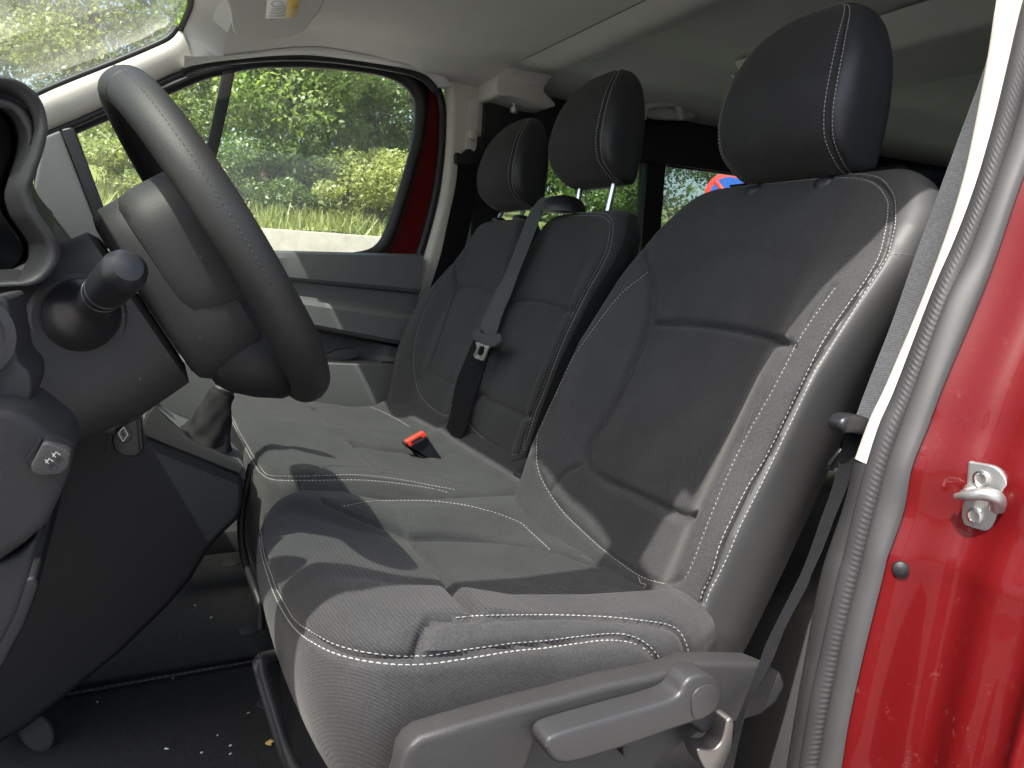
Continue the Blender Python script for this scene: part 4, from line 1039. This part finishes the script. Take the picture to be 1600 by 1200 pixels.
P_ = np.array([WC+RW*r_+.0185*(math.cos(u)*r_*.93+math.sin(u)*wn_*1.12) for r_ in (np.cos(a)[:, None]*wup+np.sin(a)[:, None]*wy)])
stitches('rim_stitching', [(P_, nrm(P_-ctr_))], sw, M['threadk'], .0034, .0022, .0007, .0001)
def wp(u, v, n): return WC+wy*u+wup*v+wn_*n
def wsec(w, v0, v1, n, k=36, e=3.2):
    t = np.linspace(0, 2*np.pi, k, endpoint=False)
    return np.array([wp(w*np.sign(math.cos(q))*abs(math.cos(q))**(2/e), (v0+v1)/2+(v1-v0)/2*np.sign(math.sin(q))*abs(math.sin(q))**(2/e), n) for q in t])
def loft(name, secs, mat, parent, cap=True, **k):
    G = np.array(secs); n = G.shape[1]
    Fc = [list(map(int, f)) for f in grid_faces(G.shape[0], n, False, True)]
    if cap: Fc += [list(range(n))[::-1], [(G.shape[0]-1)*n+i for i in range(n)]]
    o = mk(name, G.reshape(-1, 3), Fc, mat, parent, **k); fixn(o); return sharp(o, 40)
hub = loft('hub_cover', [wsec(.066, -.092, .066, -.090), wsec(.078, -.102, .076, -.087), wsec(.086, -.109, .081, -.078), wsec(.0895, -.112, .083, -.05), wsec(.088, -.112, .080, -.020), wsec(.080, -.105, .074, -.012)], M['dash'], sw)
loft('airbag_pad', [wsec(.080, -.050, .068, -.066, 44, 3.4), wsec(.089, -.060, .077, -.064, 44, 3.4), wsec(.0925, -.066, .082, -.058, 44, 3.4), wsec(.0945, -.070, .085, -.045, 44, 3.4), wsec(.096, -.072, .086, -.01, 44, 3.4), wsec(.092, -.068, .080, .012, 44, 3.4), wsec(.070, -.050, .060, .022, 44, 3.4)], M['dash'], sw)
for sg in (-1, 1):
    prism('spoke', [wp(sg*.07, .045, -.012), wp(sg*.165, .030, -.004), wp(sg*.165, -.020, -.004), wp(sg*.07, -.055, -.012)], wn_*.014, M['dash'], sw, .004)
loft('lower_spoke', [wsec(.050, -.118, -.04, -.078, 48, 2.4), wsec(.064, -.132, -.04, -.070, 48, 2.4), wsec(.072, -.150, -.04, -.052, 48, 2.4), wsec(.074, -.166, -.04, -.030, 48, 2.4), wsec(.070, -.170, -.04, -.012, 48, 2.4), wsec(.056, -.162, -.04, -.004, 48, 2.4)], M['dashb'], sw)
prism('pad_slot', [wp(-.088, .020, -.056), wp(-.088, .036, -.056), wp(-.02, .062, -.056), wp(-.02, .046, -.056)], wn_*.004, M['blackp'], sw, 0)

colm = empty('steering_column', WC-wn_*.2, 'dark plastic steering column shroud with a control stalk', 'steering column')
def csec(d, w, v0, v1, e=2.8): return wsec(w, v0, v1, -d, 48, e)
loft('column_shroud', [csec(.092, .058, -.085, .058), csec(.098, .070, -.102, .068), csec(.15, .080, -.106, .070), csec(.21, .088, -.098, .072), csec(.30, .094, -.085, .075)], M['dash'], colm)
sb_ = at(128, 492, y=-.498); stp = at(206, 412, y=-.640)
sax = nrm(stp-sb_); sl_ = np.linalg.norm(stp-sb_)
lathe('stalk_ring', sb_-sax*.012, nrm(np.array([.12, -1, -.02])), [(0, .040), (.006, .040), (.010, .036), (.010, .031)], M['dash'], colm, 44)
stk = lathe('control_stalk', sb_-sax*.01, sax, [(0, .031), (.02, .030), (.035, .025), (.045, .017), (.06, .0142), (.075, .0142), (.0755, .0152), (.080, .0154), (.0805, .0146), (.084, .0146), (.0845, .0156), (.093, .0160), (.0935, .0152), (.097, .0152), (.0975, .0164), (sl_-.012, .0168), (sl_-.004, .0152), (sl_+.002, .0105), (sl_+.0045, .003)], M['blackp'], colm, 44)
lathe('stalk_band', sb_+sax*.0755, sax, [(0, .0148), (.0005, .0156), (.0016, .0156), (.002, .0148)], M['dashg'], stk, 44)

# ------------------------------------------------------------------ dashboard
dash = empty('dashboard', (-1.05, 0, .6), 'dark moulded dashboard with hooded instrument cluster and lower switch panel', 'dashboard')
dp = np.array([(-.96, .74), (-.915, .70), (-.90, .66), (-.915, .60), (-.93, .50), (-.96, .40), (-1.02, .30), (-1.3, .30), (-1.5, .74), (-1.2, .77), (-1.05, .765)])
dps = cr(dp, 60, True)
prism('dash_body', np.c_[dps[:, 0], np.full(60, -.40), dps[:, 1]], (0, 1.14, 0), M['dash'], dash, .004)
hood_o = [(-40, 118), (0, 117), (30, 124), (52, 140), (66, 165), (72, 198), (66, 232), (54, 268), (46, 296), (54, 325), (72, 352), (88, 375), (92, 395), (84, 418), (66, 438), (45, 447), (20, 448), (-40, 452)]
hood_i = [(-40, 132), (0, 132), (27, 139), (46, 153), (58, 174), (62, 198), (56, 230), (44, 266), (37, 296), (46, 329), (63, 355), (78, 377), (82, 394), (75, 413), (60, 430), (42, 438), (18, 440), (-40, 444)]
Ho = cr(ats(hood_o, y=-.56), 90); Hi = cr(ats(hood_i, y=-.56), 90)
Ho2 = cr(ats(hood_o, y=-.555), 90)+np.array([-.02, .26, .03]); Hi2 = Hi+np.array([-.045, .20, .0])
Hm = (Ho+Hi)/2
G = np.stack([Ho2, Ho+[-.004, .03, .004], Ho+[0, .008, 0], Hm+[.003, 0, 0], Hi+[0, .006, 0], Hi+[-.008, .03, 0], Hi2])
G2 = np.array([cr(G[:, i], 24) for i in range(90)])
o = grid('instrument_hood', G2, M['dashb'], dash)
cb = Hi2+np.array([-.02, .0, 0]); 
prism('cluster_face', cr(np.vstack([Hi+[-.03, .10, 0], [Hi[-1]+[-.2, .10, 0]], [Hi[0]+[-.2, .10, 0]]]), 100, True), (0, .10, 0), M['blackp'], dash, 0)
sun_arc = cr(ats([(-30, 158), (0, 160), (22, 166), (38, 180), (47, 198), (49, 215), (46, 226)], y=-.535), 40)
tube('sunlit_hood_arc', sun_arc, np.interp(np.linspace(0, 1, 40), [0, .7, 1], [.007, .006, .002]), M['trimg'], dash, 12, sq=.6)  # paler strip added for the sunlit inside of the hood
# lower dash: vent surround, switch panel
pxprism('vent_surround', cr([(-60, 500), (5, 462), (14, 480), (28, 560), (46, 580), (50, 610), (40, 640), (30, 660), (-60, 690)], 50, True), -.66, .10, M['dash'], dash, .012)
lathe('air_vent', at(-62, 525, y=-.665), (.25, -1, 0), [(0, .030), (.006, .030), (.008, .024), (.004, .022), (.003, .001)], M['dashg'], dash, 36)
pn_px = [(-60, 640), (20, 640), (45, 652), (95, 690), (112, 712), (108, 740), (92, 780), (72, 822), (60, 832), (40, 850), (0, 878), (-60, 890)]
pxprism('switch_panel', pn_px, -.715, .12, M['dashp'], dash, .008)
pxprism('panel_edge', [(-60, 882), (0, 880), (28, 866), (58, 838), (45, 900), (25, 960), (0, 1010), (-60, 1030)], -.705, .10, M['dashp'], dash, .008)
swt = pxprism('dash_switch', [(48, 728), (66, 694), (74, 692), (104, 703), (111, 710), (108, 730), (96, 742), (62, 745), (50, 738)], -.735, .03, M['dashp'], dash, .004)
pxprism('switch_recess', [(38, 722), (62, 684), (68, 688), (50, 728)], -.717, .01, M['blackp'], dash, .001)
for q in ((88, 710), (77, 720)):
    c_ = at(*q, y=-.7362)
    tube('switch_mark', np.array([c_+[-.0018, 0, -.0012], c_+[0, 0, .0014], c_+[.0020, 0, -.0006]]), .0004, M['thread'], swt, 5)
    tube('switch_mark', np.array([c_+[-.0022, 0, .0010], c_+[-.0004, 0, -.0018]]), .0003, M['thread'], swt, 5)
# centre display housing standing on the dash
dsp = empty('display_housing', at(120, 390, y=-.05), 'tall grey display housing with a black edge on the dashboard', 'display')
hp = [(52, 296), (66, 222), (72, 212), (94, 203), (166, 388), (150, 402), (128, 412), (110, 400)]
pxprism('housing', hp, -.06, .20, M['door'], dsp, .004)
pxprism('screen_edge', [(95, 202), (110, 198.5), (117, 202), (122, 214), (180, 372), (178, 380), (166, 388)], -.064, .208, M['blackp'], dsp, .004)
pxprism('dash_fin', [(60, 320), (70, 322), (136, 408), (118, 418), (92, 384)], -.20, .05, M['dashb'], dash, .004)
pxprism('dash_bracket', [(46, 302), (58, 306), (80, 330), (80, 340), (66, 338), (50, 322)], -.12, .03, M['dashg'], dash, .003)

# ------------------------------------------------------------------ centre console, gear lever, key
con = empty('centre_console', (-.75, -.02, .3), 'dark centre console below the dash with pale gear lever surround', 'console')
cp = [(60, 700), (150, 670), (228, 678), (300, 704), (376, 740), (381, 752), (381, 790), (374, 812), (352, 832), (335, 850), (322, 868), (300, 905), (262, 950), (190, 1020), (110, 1085), (40, 1140), (-60, 1200), (-60, 720)]
pxprism('console_side', cp, -.13, .24, M['dashb'], con, .010)
pxprism('knee_panel', [(-60, 1010), (40, 905), (55, 900), (62, 915), (40, 975), (-10, 1070), (-60, 1140)], -.52, .3, M['dashb'], con, .01)
zt = lambda px, o=0: np.array([at(x, y, y=-.138+o) for x, y in px])
top = [(222, 655), (226, 645), (238, 633), (250, 636), (300, 652), (345, 676), (370, 700), (381, 722), (378, 732), (300, 702), (228, 672)]
sur = prism('lever_surround', np.vstack([zt([(222, 668), (228, 652), (240, 634)])+[0, 0, 0], zt([(300, 690), (372, 722), (381, 732), (376, 742), (300, 712), (226, 682)])]), (0, .02, 0), M['trimg'], con, .003)
bzl = [at(226, 655, y=-.12), at(240, 634, y=-.05), at(262, 640, y=.02), at(320, 664, y=.02), at(368, 697, y=.0), at(380, 722, y=-.06), at(376, 729, y=-.115), at(300, 697, y=-.12)]
tray = prism('lever_tray', cr(np.array(bzl), 40, True), (0, 0, -.02), M['door'], con, .004)
gear = empty('gear_lever', at(320, 700, y=-.05), 'gear lever with wrinkled dark leather boot and grey collar', 'gear lever')
c0, c1 = at(316, 692, y=-.06), at(348, 612, y=-.06)
axg = nrm(c1-c0); LL_ = np.linalg.norm(c1-c0)
secs = []
uy = np.array([0, 1., 0]); uxg = nrm(np.cross(uy, axg))
for i, t in enumerate(np.linspace(0, 1, 40)):
    c_ = c0*(1-t)+c1*t; rx = np.interp(t, [0, .15, .45, .75, .95, 1], [.044, .036, .027, .021, .019, .017])
    row = []
    for q in np.linspace(0, 2*np.pi, 48, endpoint=False):
        fold = 1+.11*math.sin(3*q+5*t)*math.sin(np.pi*t)+.06*math.sin(7*q-9*t)*(1-t)+.05*math.sin(14*t+2*q)
        row.append(c_+rx*fold*(math.cos(q)*uxg+math.sin(q)*uy*.85))
    secs.append(row)
M['boot'] = plastic('boot_leather', (.016, .016, .016), .8, .4, 500, .15, .1)
loft('boot', secs, M['boot'], gear)
lathe('collar', c1-axg*.002, axg, [(0, .015), (.006, .0165), (.012, .014), (.018, .011), (.030, .011), (.031, .017), (.036, .0195), (.052, .0195), (.056, .017), (.058, .009), (.10, .009)], M['trimg'], gear, 32)
lathe('knob', c1+axg*.085, axg, [(0, .010), (.006, .020), (.025, .026), (.045, .025), (.055, .016), (.058, .002)], M['blackp'], gear, 32)
key = empty('key_fob', at(200, 690, y=-.26), 'black key fob with a diamond emblem hanging from the ignition', 'key')
pxprism('fob_body', [(174, 690), (180, 672), (196, 660), (216, 650), (222, 655), (226, 700), (222, 708), (212, 714), (192, 714), (180, 706)], -.26, .016, M['blackp'], key, .003)
hexo = [(183, 668), (194, 664), (206, 676), (204, 686), (194, 692), (180, 682), (179, 676)]
tube('emblem_border', cr(ats(hexo, y=-.2608), 60, True), .0005, M['dashg'], key, 6, closed=True)
dm_o = [(193, 667), (200, 679), (192, 690), (185, 677)]; dm_i = [(193, 673), (197, 679), (192.5, 685), (188, 678)]
for nm_, d_ in (('emblem_diamond', dm_o), ('emblem_diamond', dm_i)):
    tube(nm_, resample(np.vstack([ats(d_, y=-.2608), ats(d_[:1], y=-.2608)]), 40), .0008, M['zinc'], key, 6)
pxprism('fob_edge', [(213, 652), (216, 651), (221, 710), (218, 712)], -.262, .002, M['dashg'], key, 0)
pxprism('key_ring_tab', [(173, 674), (176, 675), (167, 707), (162, 706), (162, 702)], -.262, .002, M['trimg'], key, 0)
for i, yq in enumerate((672, 684, 697, 712, 727, 741)):
    p0 = at(372+i*4, yq, y=.32); p1 = at(398+i*2, yq-2, y=.32)
    box('heater_slat', (p0+p1)/2, (abs(p1[0]-p0[0])+.06, .012, .006), M['dashg'], con, .002)
cab = cr([at(393, 725, y=-.02), at(386, 760, y=-.03), at(378, 800, y=-.06), at(377, 840, y=-.08), at(384, 880, y=-.10), at(398, 920, y=-.12), at(406, 945, y=-.14), at(408, 985, y=-.16)], 60)
tag(tube('floor_cable', cab, .006, M['rubberb'], None, 10), 'black cable sheath hanging between console and driver seat', 'cable')
tag(box('floor_beam', at(372, 822, y=.40)+np.array([.0, 0, -.02]), (.34, .08, .05), M['trimg'], None, .008), 'pale grey floor beam under the bench behind the console', 'beam')

# ------------------------------------------------------------------ outside: ground, wall, bank, trees, sign
def ground_mat():
    t = NT('asphalt'); n = t.noise(60, 6); n2 = t.noise(.4, 4)
    c = t.ramp(n.outputs[0], [(.3, (.24, .23, .21)), (.7, (.36, .345, .32))]); t.lk(c, t.b.inputs['Base Color']); t.set(Roughness=.95)
    t.lk(t.bump(n.outputs[0], .5, .01), t.b.inputs['Normal']); return t.m
def earth_mat():
    t = NT('meadow'); n = t.noise(3, 6); c = t.ramp(n.outputs[0], [(.3, (.09, .13, .03)), (.6, (.20, .22, .06)), (.8, (.28, .25, .10))])
    t.lk(c, t.b.inputs['Base Color']); t.set(Roughness=1.); return t.m
def conc_mat():
    t = NT('pale_concrete'); n = t.noise(9, 8, rough=.7); n2 = t.noise(1.1, 4)
    c = t.ramp(n.outputs[0], [(.25, (.26, .245, .20)), (.7, (.38, .36, .30))]); t.lk(c, t.b.inputs['Base Color']); t.set(Roughness=.95)
    t.lk(t.bump(n.outputs[0], .4, .01), t.b.inputs['Normal']); return t.m
def leaf_mat(name, c1, c2, tr):
    t = NT(name); oi = t.new('ShaderNodeObjectInfo'); n = t.noise(1.3, 3); n2 = t.noise(9, 2)
    mxv = t.new('ShaderNodeMath', operation='ADD'); t.lk(n.outputs[0], mxv.inputs[0])
    m_ = t.new('ShaderNodeMath', operation='MULTIPLY_ADD'); t.lk(n2.outputs[0], m_.inputs[0]); m_.inputs[1].default_value = .5; m_.inputs[2].default_value = -.25
    t.lk(m_.outputs[0], mxv.inputs[1])
    c = t.ramp(mxv.outputs[0], [(.3, c1), (.7, c2)])
    df = t.new('ShaderNodeBsdfDiffuse'); tl_ = t.new('ShaderNodeBsdfTranslucent'); t.lk(c, df.inputs[0])
    hs = t.new('ShaderNodeHueSaturation'); hs.inputs['Value'].default_value = 1.7; hs.inputs['Saturation'].default_value = 1.05; t.lk(c, hs.inputs['Color']); t.lk(hs.outputs[0], tl_.inputs[0])
    ms = t.new('ShaderNodeMixShader'); ms.inputs[0].default_value = tr; t.lk(df.outputs[0], ms.inputs[1]); t.lk(tl_.outputs[0], ms.inputs[2])
    gl_ = t.new('ShaderNodeBsdfGlossy'); gl_.inputs[1].default_value = .45
    m3 = t.new('ShaderNodeMixShader'); m3.inputs[0].default_value = .06; t.lk(ms.outputs[0], m3.inputs[1]); t.lk(gl_.outputs[0], m3.inputs[2])
    t.lk(m3.outputs[0], t.o.inputs[0]); return t.m
M['asph'] = ground_mat(); M['meadow'] = earth_mat(); M['conc'] = conc_mat()
M['leafa'] = leaf_mat('leaf_fresh', (.11, .18, .035), (.24, .32, .07), .5)
M['leafb'] = leaf_mat('leaf_yellow', (.17, .22, .05), (.33, .36, .10), .5)
M['leafc'] = leaf_mat('leaf_deep', (.07, .13, .03), (.15, .22, .05), .45)
M['blade'] = leaf_mat('grass_blade', (.14, .19, .04), (.32, .33, .10), .4)
M['bark'] = plastic('bark', (.12, .10, .075), .95, .6, 40, .1, .3)
GZ = -.55
x_ = np.linspace(-60, 60, 9)
tag(mk('ground', [(-150, -150, GZ), (150, -150, GZ), (150, 150, GZ), (-150, 150, GZ)], [(0, 1, 2, 3)], M['asph'], smooth=False), kind='structure')
# rising bank behind the low wall
WY = 5.6
G = []
for y, z in ((WY+.12, 1.0), (WY+.8, 1.1), (WY+3, 1.35), (WY+10, 2.4), (WY+40, 7.0)):
    G.append([(x, y+.12*math.sin(x*1.3), z-.012*x+.05*math.sin(x*2.1+y)) for x in np.linspace(-40, 45, 80)])
tag(grid('grass_bank', np.array(G), M['meadow']), kind='structure')
wall = empty('retaining_wall', (0, WY, GZ), 'low pale concrete retaining wall along the grass bank outside the passenger window', 'wall')
for i in range(-9, 14):
    x0 = i*2.4; zt_ = 1.0-.016*x0
    box('wall_block', (x0+1.2, WY, (GZ+zt_)/2), (2.385, .22, zt_-GZ), M['conc'], wall, .02)
# grass on the bank edge
def grass(n, name, x0, x1, y0, y1, h):
    X = RNG.uniform(x0, x1, n); Y = RNG.uniform(y0, y1, n)
    Zb = np.interp(Y, [WY+.1, WY+.8, WY+3], [1.0, 1.1, 1.35])-.012*X
    H = RNG.uniform(.4, 1, n)*h; A = RNG.uniform(0, 6.28, n); W_ = RNG.uniform(.006, .014, n)
    dx, dy = np.cos(A)*W_, np.sin(A)*W_; lx, ly = RNG.normal(0, .35, n)*H, RNG.normal(0, .35, n)*H
    b0 = np.c_[X-dx, Y-dy, Zb]; b1 = np.c_[X+dx, Y+dy, Zb]; t1 = np.c_[X+lx+dx*.2, Y+ly, Zb+H]; t0 = np.c_[X+lx-dx*.2, Y+ly, Zb+H]
    V = np.stack([b0, b1, t1, t0], 1).reshape(-1, 3)
    return mk(name, V, np.arange(4*n).reshape(-1, 4), M['blade'], smooth=False)
tag(grass(26000, 'grass', -9, 14, WY+.08, WY+2.2, .22), kind='stuff', label='tall sunlit grass growing along the top of the wall')
# trees
def leaf_cloud(n, ctr, rad, leaf, seed, clumps=26):
    r = np.random.default_rng(seed)
    cc = r.normal(size=(clumps, 3)); cc = nrm(cc)*r.uniform(.35, 1.0, (clumps, 1))**.7*np.array(rad)*.86
    cs = r.uniform(.16, .34, clumps)*min(rad)*1.2
    k = r.integers(0, clumps, n)
    d = nrm(r.normal(size=(n, 3)))*r.uniform(.15, 1, (n, 1))**.6
    d[:, 2] *= .62
    P = np.array(ctr)+cc[k]+d*cs[k][:, None]*1.5
    N = nrm(r.normal(size=(n, 3))+np.array([-.25, -.35, .9])); u = nrm(np.cross(N, r.normal(size=(n, 3)))); v = np.cross(N, u)
    s = (leaf*r.uniform(.55, 1.25, n))[:, None]
    V = np.stack([P-u*s, P+v*s*.55+N*s*.1, P+u*s*1.1, P-v*s*.55+N*s*.1], 1).reshape(-1, 3)
    return V, np.arange(4*n).reshape(-1, 4), cc+np.array(ctr)
def tree(name, x, y, h, rad, mat, label, n=7000, leaf=.075, seed=1, ch=.58, trunk=.09, group=None):
    zb = float(np.interp(y, [WY, WY+.8, WY+3, WY+10, WY+40], [1.0, 1.1, 1.35, 2.4, 7.0]))-.012*x-.1 if y > WY else GZ
    t = empty(name, (x, y, zb), label, 'tree', group)
    r = random.Random(seed); pts = [(x, y, zb)]
    for k in range(1, 6): pts.append((x+r.uniform(-.12, .12)*k*.5, y+r.uniform(-.1, .1)*k*.5, zb+h*.82*k/5))
    P = cr(np.array(pts), 24); tube('trunk', P, np.linspace(trunk, trunk*.25, 24), M['bark'], t, 9)
    V, Fq, cc = leaf_cloud(n, (x, y, zb+h*ch), rad, leaf, seed)
    mk('crown', V, Fq, mat, t, smooth=False)
    for j in range(7):
        c_ = cc[j*3 % len(cc)]; k = int(np.clip((c_[2]-zb)/(h*.82)*24-5, 3, 22)); a0 = P[k]
        tube('limb', cr(np.array([a0, (a0+c_)/2+[0, 0, .08], c_]), 10), np.linspace(trunk*.38, .008, 10), M['bark'], t, 6)
    return t
G_ = 'trees on the bank outside the passenger side'
T = [
 ('broadleaf_tree', -5.2, 7.6, 5.2, (1.9, 1.5, 2.3), 'leafb', 'yellowish tree filling the upper left of the windscreen', 8500),
 ('broadleaf_tree', -2.9, 8.6, 4.6, (1.5, 1.3, 2.0), 'leafa', 'fresh green tree behind the lower edge of the windscreen', 7000),
 ('broadleaf_tree', -.9, 8.0, 4.6, (1.3, 1.3, 2.1), 'leafb', 'yellow-green tree behind the quarter light of the passenger window', 8000),
 ('broadleaf_tree', .55, 7.4, 4.4, (1.25, 1.1, 2.1), 'leafa', 'bright green tree left of centre in the passenger window', 9000),
 ('broadleaf_tree', 2.0, 8.2, 5.0, (1.3, 1.2, 2.3), 'leafc', 'shady green tree in the centre of the passenger window', 8500),
 ('broadleaf_tree', 3.2, 7.3, 4.2, (1.15, 1.0, 1.9), 'leafb', 'golden green tree at the right end of the passenger window', 9000),
 ('broadleaf_tree', 5.2, 8.0, 4.8, (1.5, 1.3, 2.2), 'leafa', 'green tree seen through the rear window between the headrests', 7000),
 ('broadleaf_tree', 7.6, 8.2, 4.8, (1.7, 1.3, 2.2), 'leafc', 'dark green tree seen beside the window post behind the middle headrest', 7000),
 ('broadleaf_tree', 10.2, 8.5, 5.0, (1.9, 1.4, 2.3), 'leafb', 'pale green tree behind the road sign', 7000),
]
for i, (nm, x, y, h, rad, mt, lb_, n) in enumerate(T):
    tree(nm, x, y, h, rad, M[mt], lb_, n=int(n*4.2), seed=20+i, ch=.47, leaf=.030, group=G_)
S_ = [(-4.4, 6.7, 'leafb', 'yellowish shrub at the far left end of the wall'), (-2.6, 6.6, 'leafa', 'green shrub on the wall left of the steering wheel'), (-.6, 6.7, 'leafb', 'yellow-green shrub seen through the gap beside the steering wheel rim'),
      (.5, 6.9, 'leafc', 'dark low shrub at the foot of the bright green tree'), (1.3, 6.6, 'leafb', 'yellow low shrub in the middle of the passenger window'), (2.2, 6.5, 'leafa', 'fresh green shrub at the lower right of the passenger window'),
      (4.6, 6.8, 'leafc', 'dark shrub behind the outer passenger headrest'), (6.6, 6.9, 'leafa', 'green shrub behind the middle headrest posts'), (8.6, 6.9, 'leafb', 'pale shrub at the base of the road sign')]
for i, (x, y, mt, lb_) in enumerate(S_):
    zb = float(np.interp(y, [WY, WY+.8, WY+3], [1.0, 1.1, 1.35]))-.012*x
    t = empty('shrub', (x, y, zb), lb_, 'shrub', 'shrubs along the top of the wall')
    V, Fq, cc = leaf_cloud(11000, (x, y, zb+.42), (.85, .6, .5), .023, 400+i, 22)
    mk('foliage', V, Fq, M[mt], t, smooth=False)
    for j in range(4):
        tube('stem', cr(np.array([(x+.04*j, y, zb-.05), (np.array((x, y, zb))+cc[j])/2, cc[j]]), 8), np.linspace(.02, .006, 8), M['bark'], t, 6)
# wood closing the view behind: one mass
VV = []; FF = []; c0_ = 0
for i in range(26):
    x = -26+i*2.2; V, Fq, _ = leaf_cloud(5200, (x, 12.5+1.6*(i % 3), 3.4+.5*(i % 2)-.01*x), (1.9, 1.6, 2.9), .085, 200+i, 24)
    VV.append(V); FF.append(Fq+c0_); c0_ += len(V)
tag(mk('wood', np.vstack(VV), np.vstack(FF), M['leafc'], smooth=False), kind='stuff', label='dark wood behind the trees on the bank')
# no-parking sign on a post
sd = at(1138, 306, d=9.6)
sign = empty('road_sign', (sd[0], sd[1], GZ), 'round blue no-parking sign with red border seen through the rear window', 'road sign')
M['sblue'] = simple('sign_blue', (.02, .12, .55), .45); M['sred'] = simple('sign_red', (.72, .04, .03), .45)
sf = nrm(np.array([CAM[0]-sd[0], CAM[1]-sd[1], 0]))
lathe('sign_disc', sd, sf, [(-.012, .30), (0, .30), (.001, .298), (.001, .001)], M['sred'], sign, 60)
lathe('blue_field', sd+sf*.003, sf, [(0, .232), (.003, .232), (.003, .001)], M['sblue'], sign, 60)
sx_ = nrm(np.cross((0, 0, 1.), sf)); dg = nrm(-sx_+np.array([0, 0, 1.])); dn = np.cross(sf, dg)
if proj(sd+dg*.2)[0] > proj(sd)[0]: dg = nrm(sx_+np.array([0, 0, 1.])); dn = np.cross(sf, dg)
prism('red_bar', [sd+dg*.25+dn*.026, sd+dg*.25-dn*.026, sd-dg*.25-dn*.026, sd-dg*.25+dn*.026]+sf*.007, sf*.002, M['sred'], sign, 0)
tube('post', np.array([(sd[0]-sf[0]*.04, sd[1]-sf[1]*.04, GZ), (sd[0]-sf[0]*.04, sd[1]-sf[1]*.04, sd[2]+.2)]), .03, M['zinc'], sign, 14)
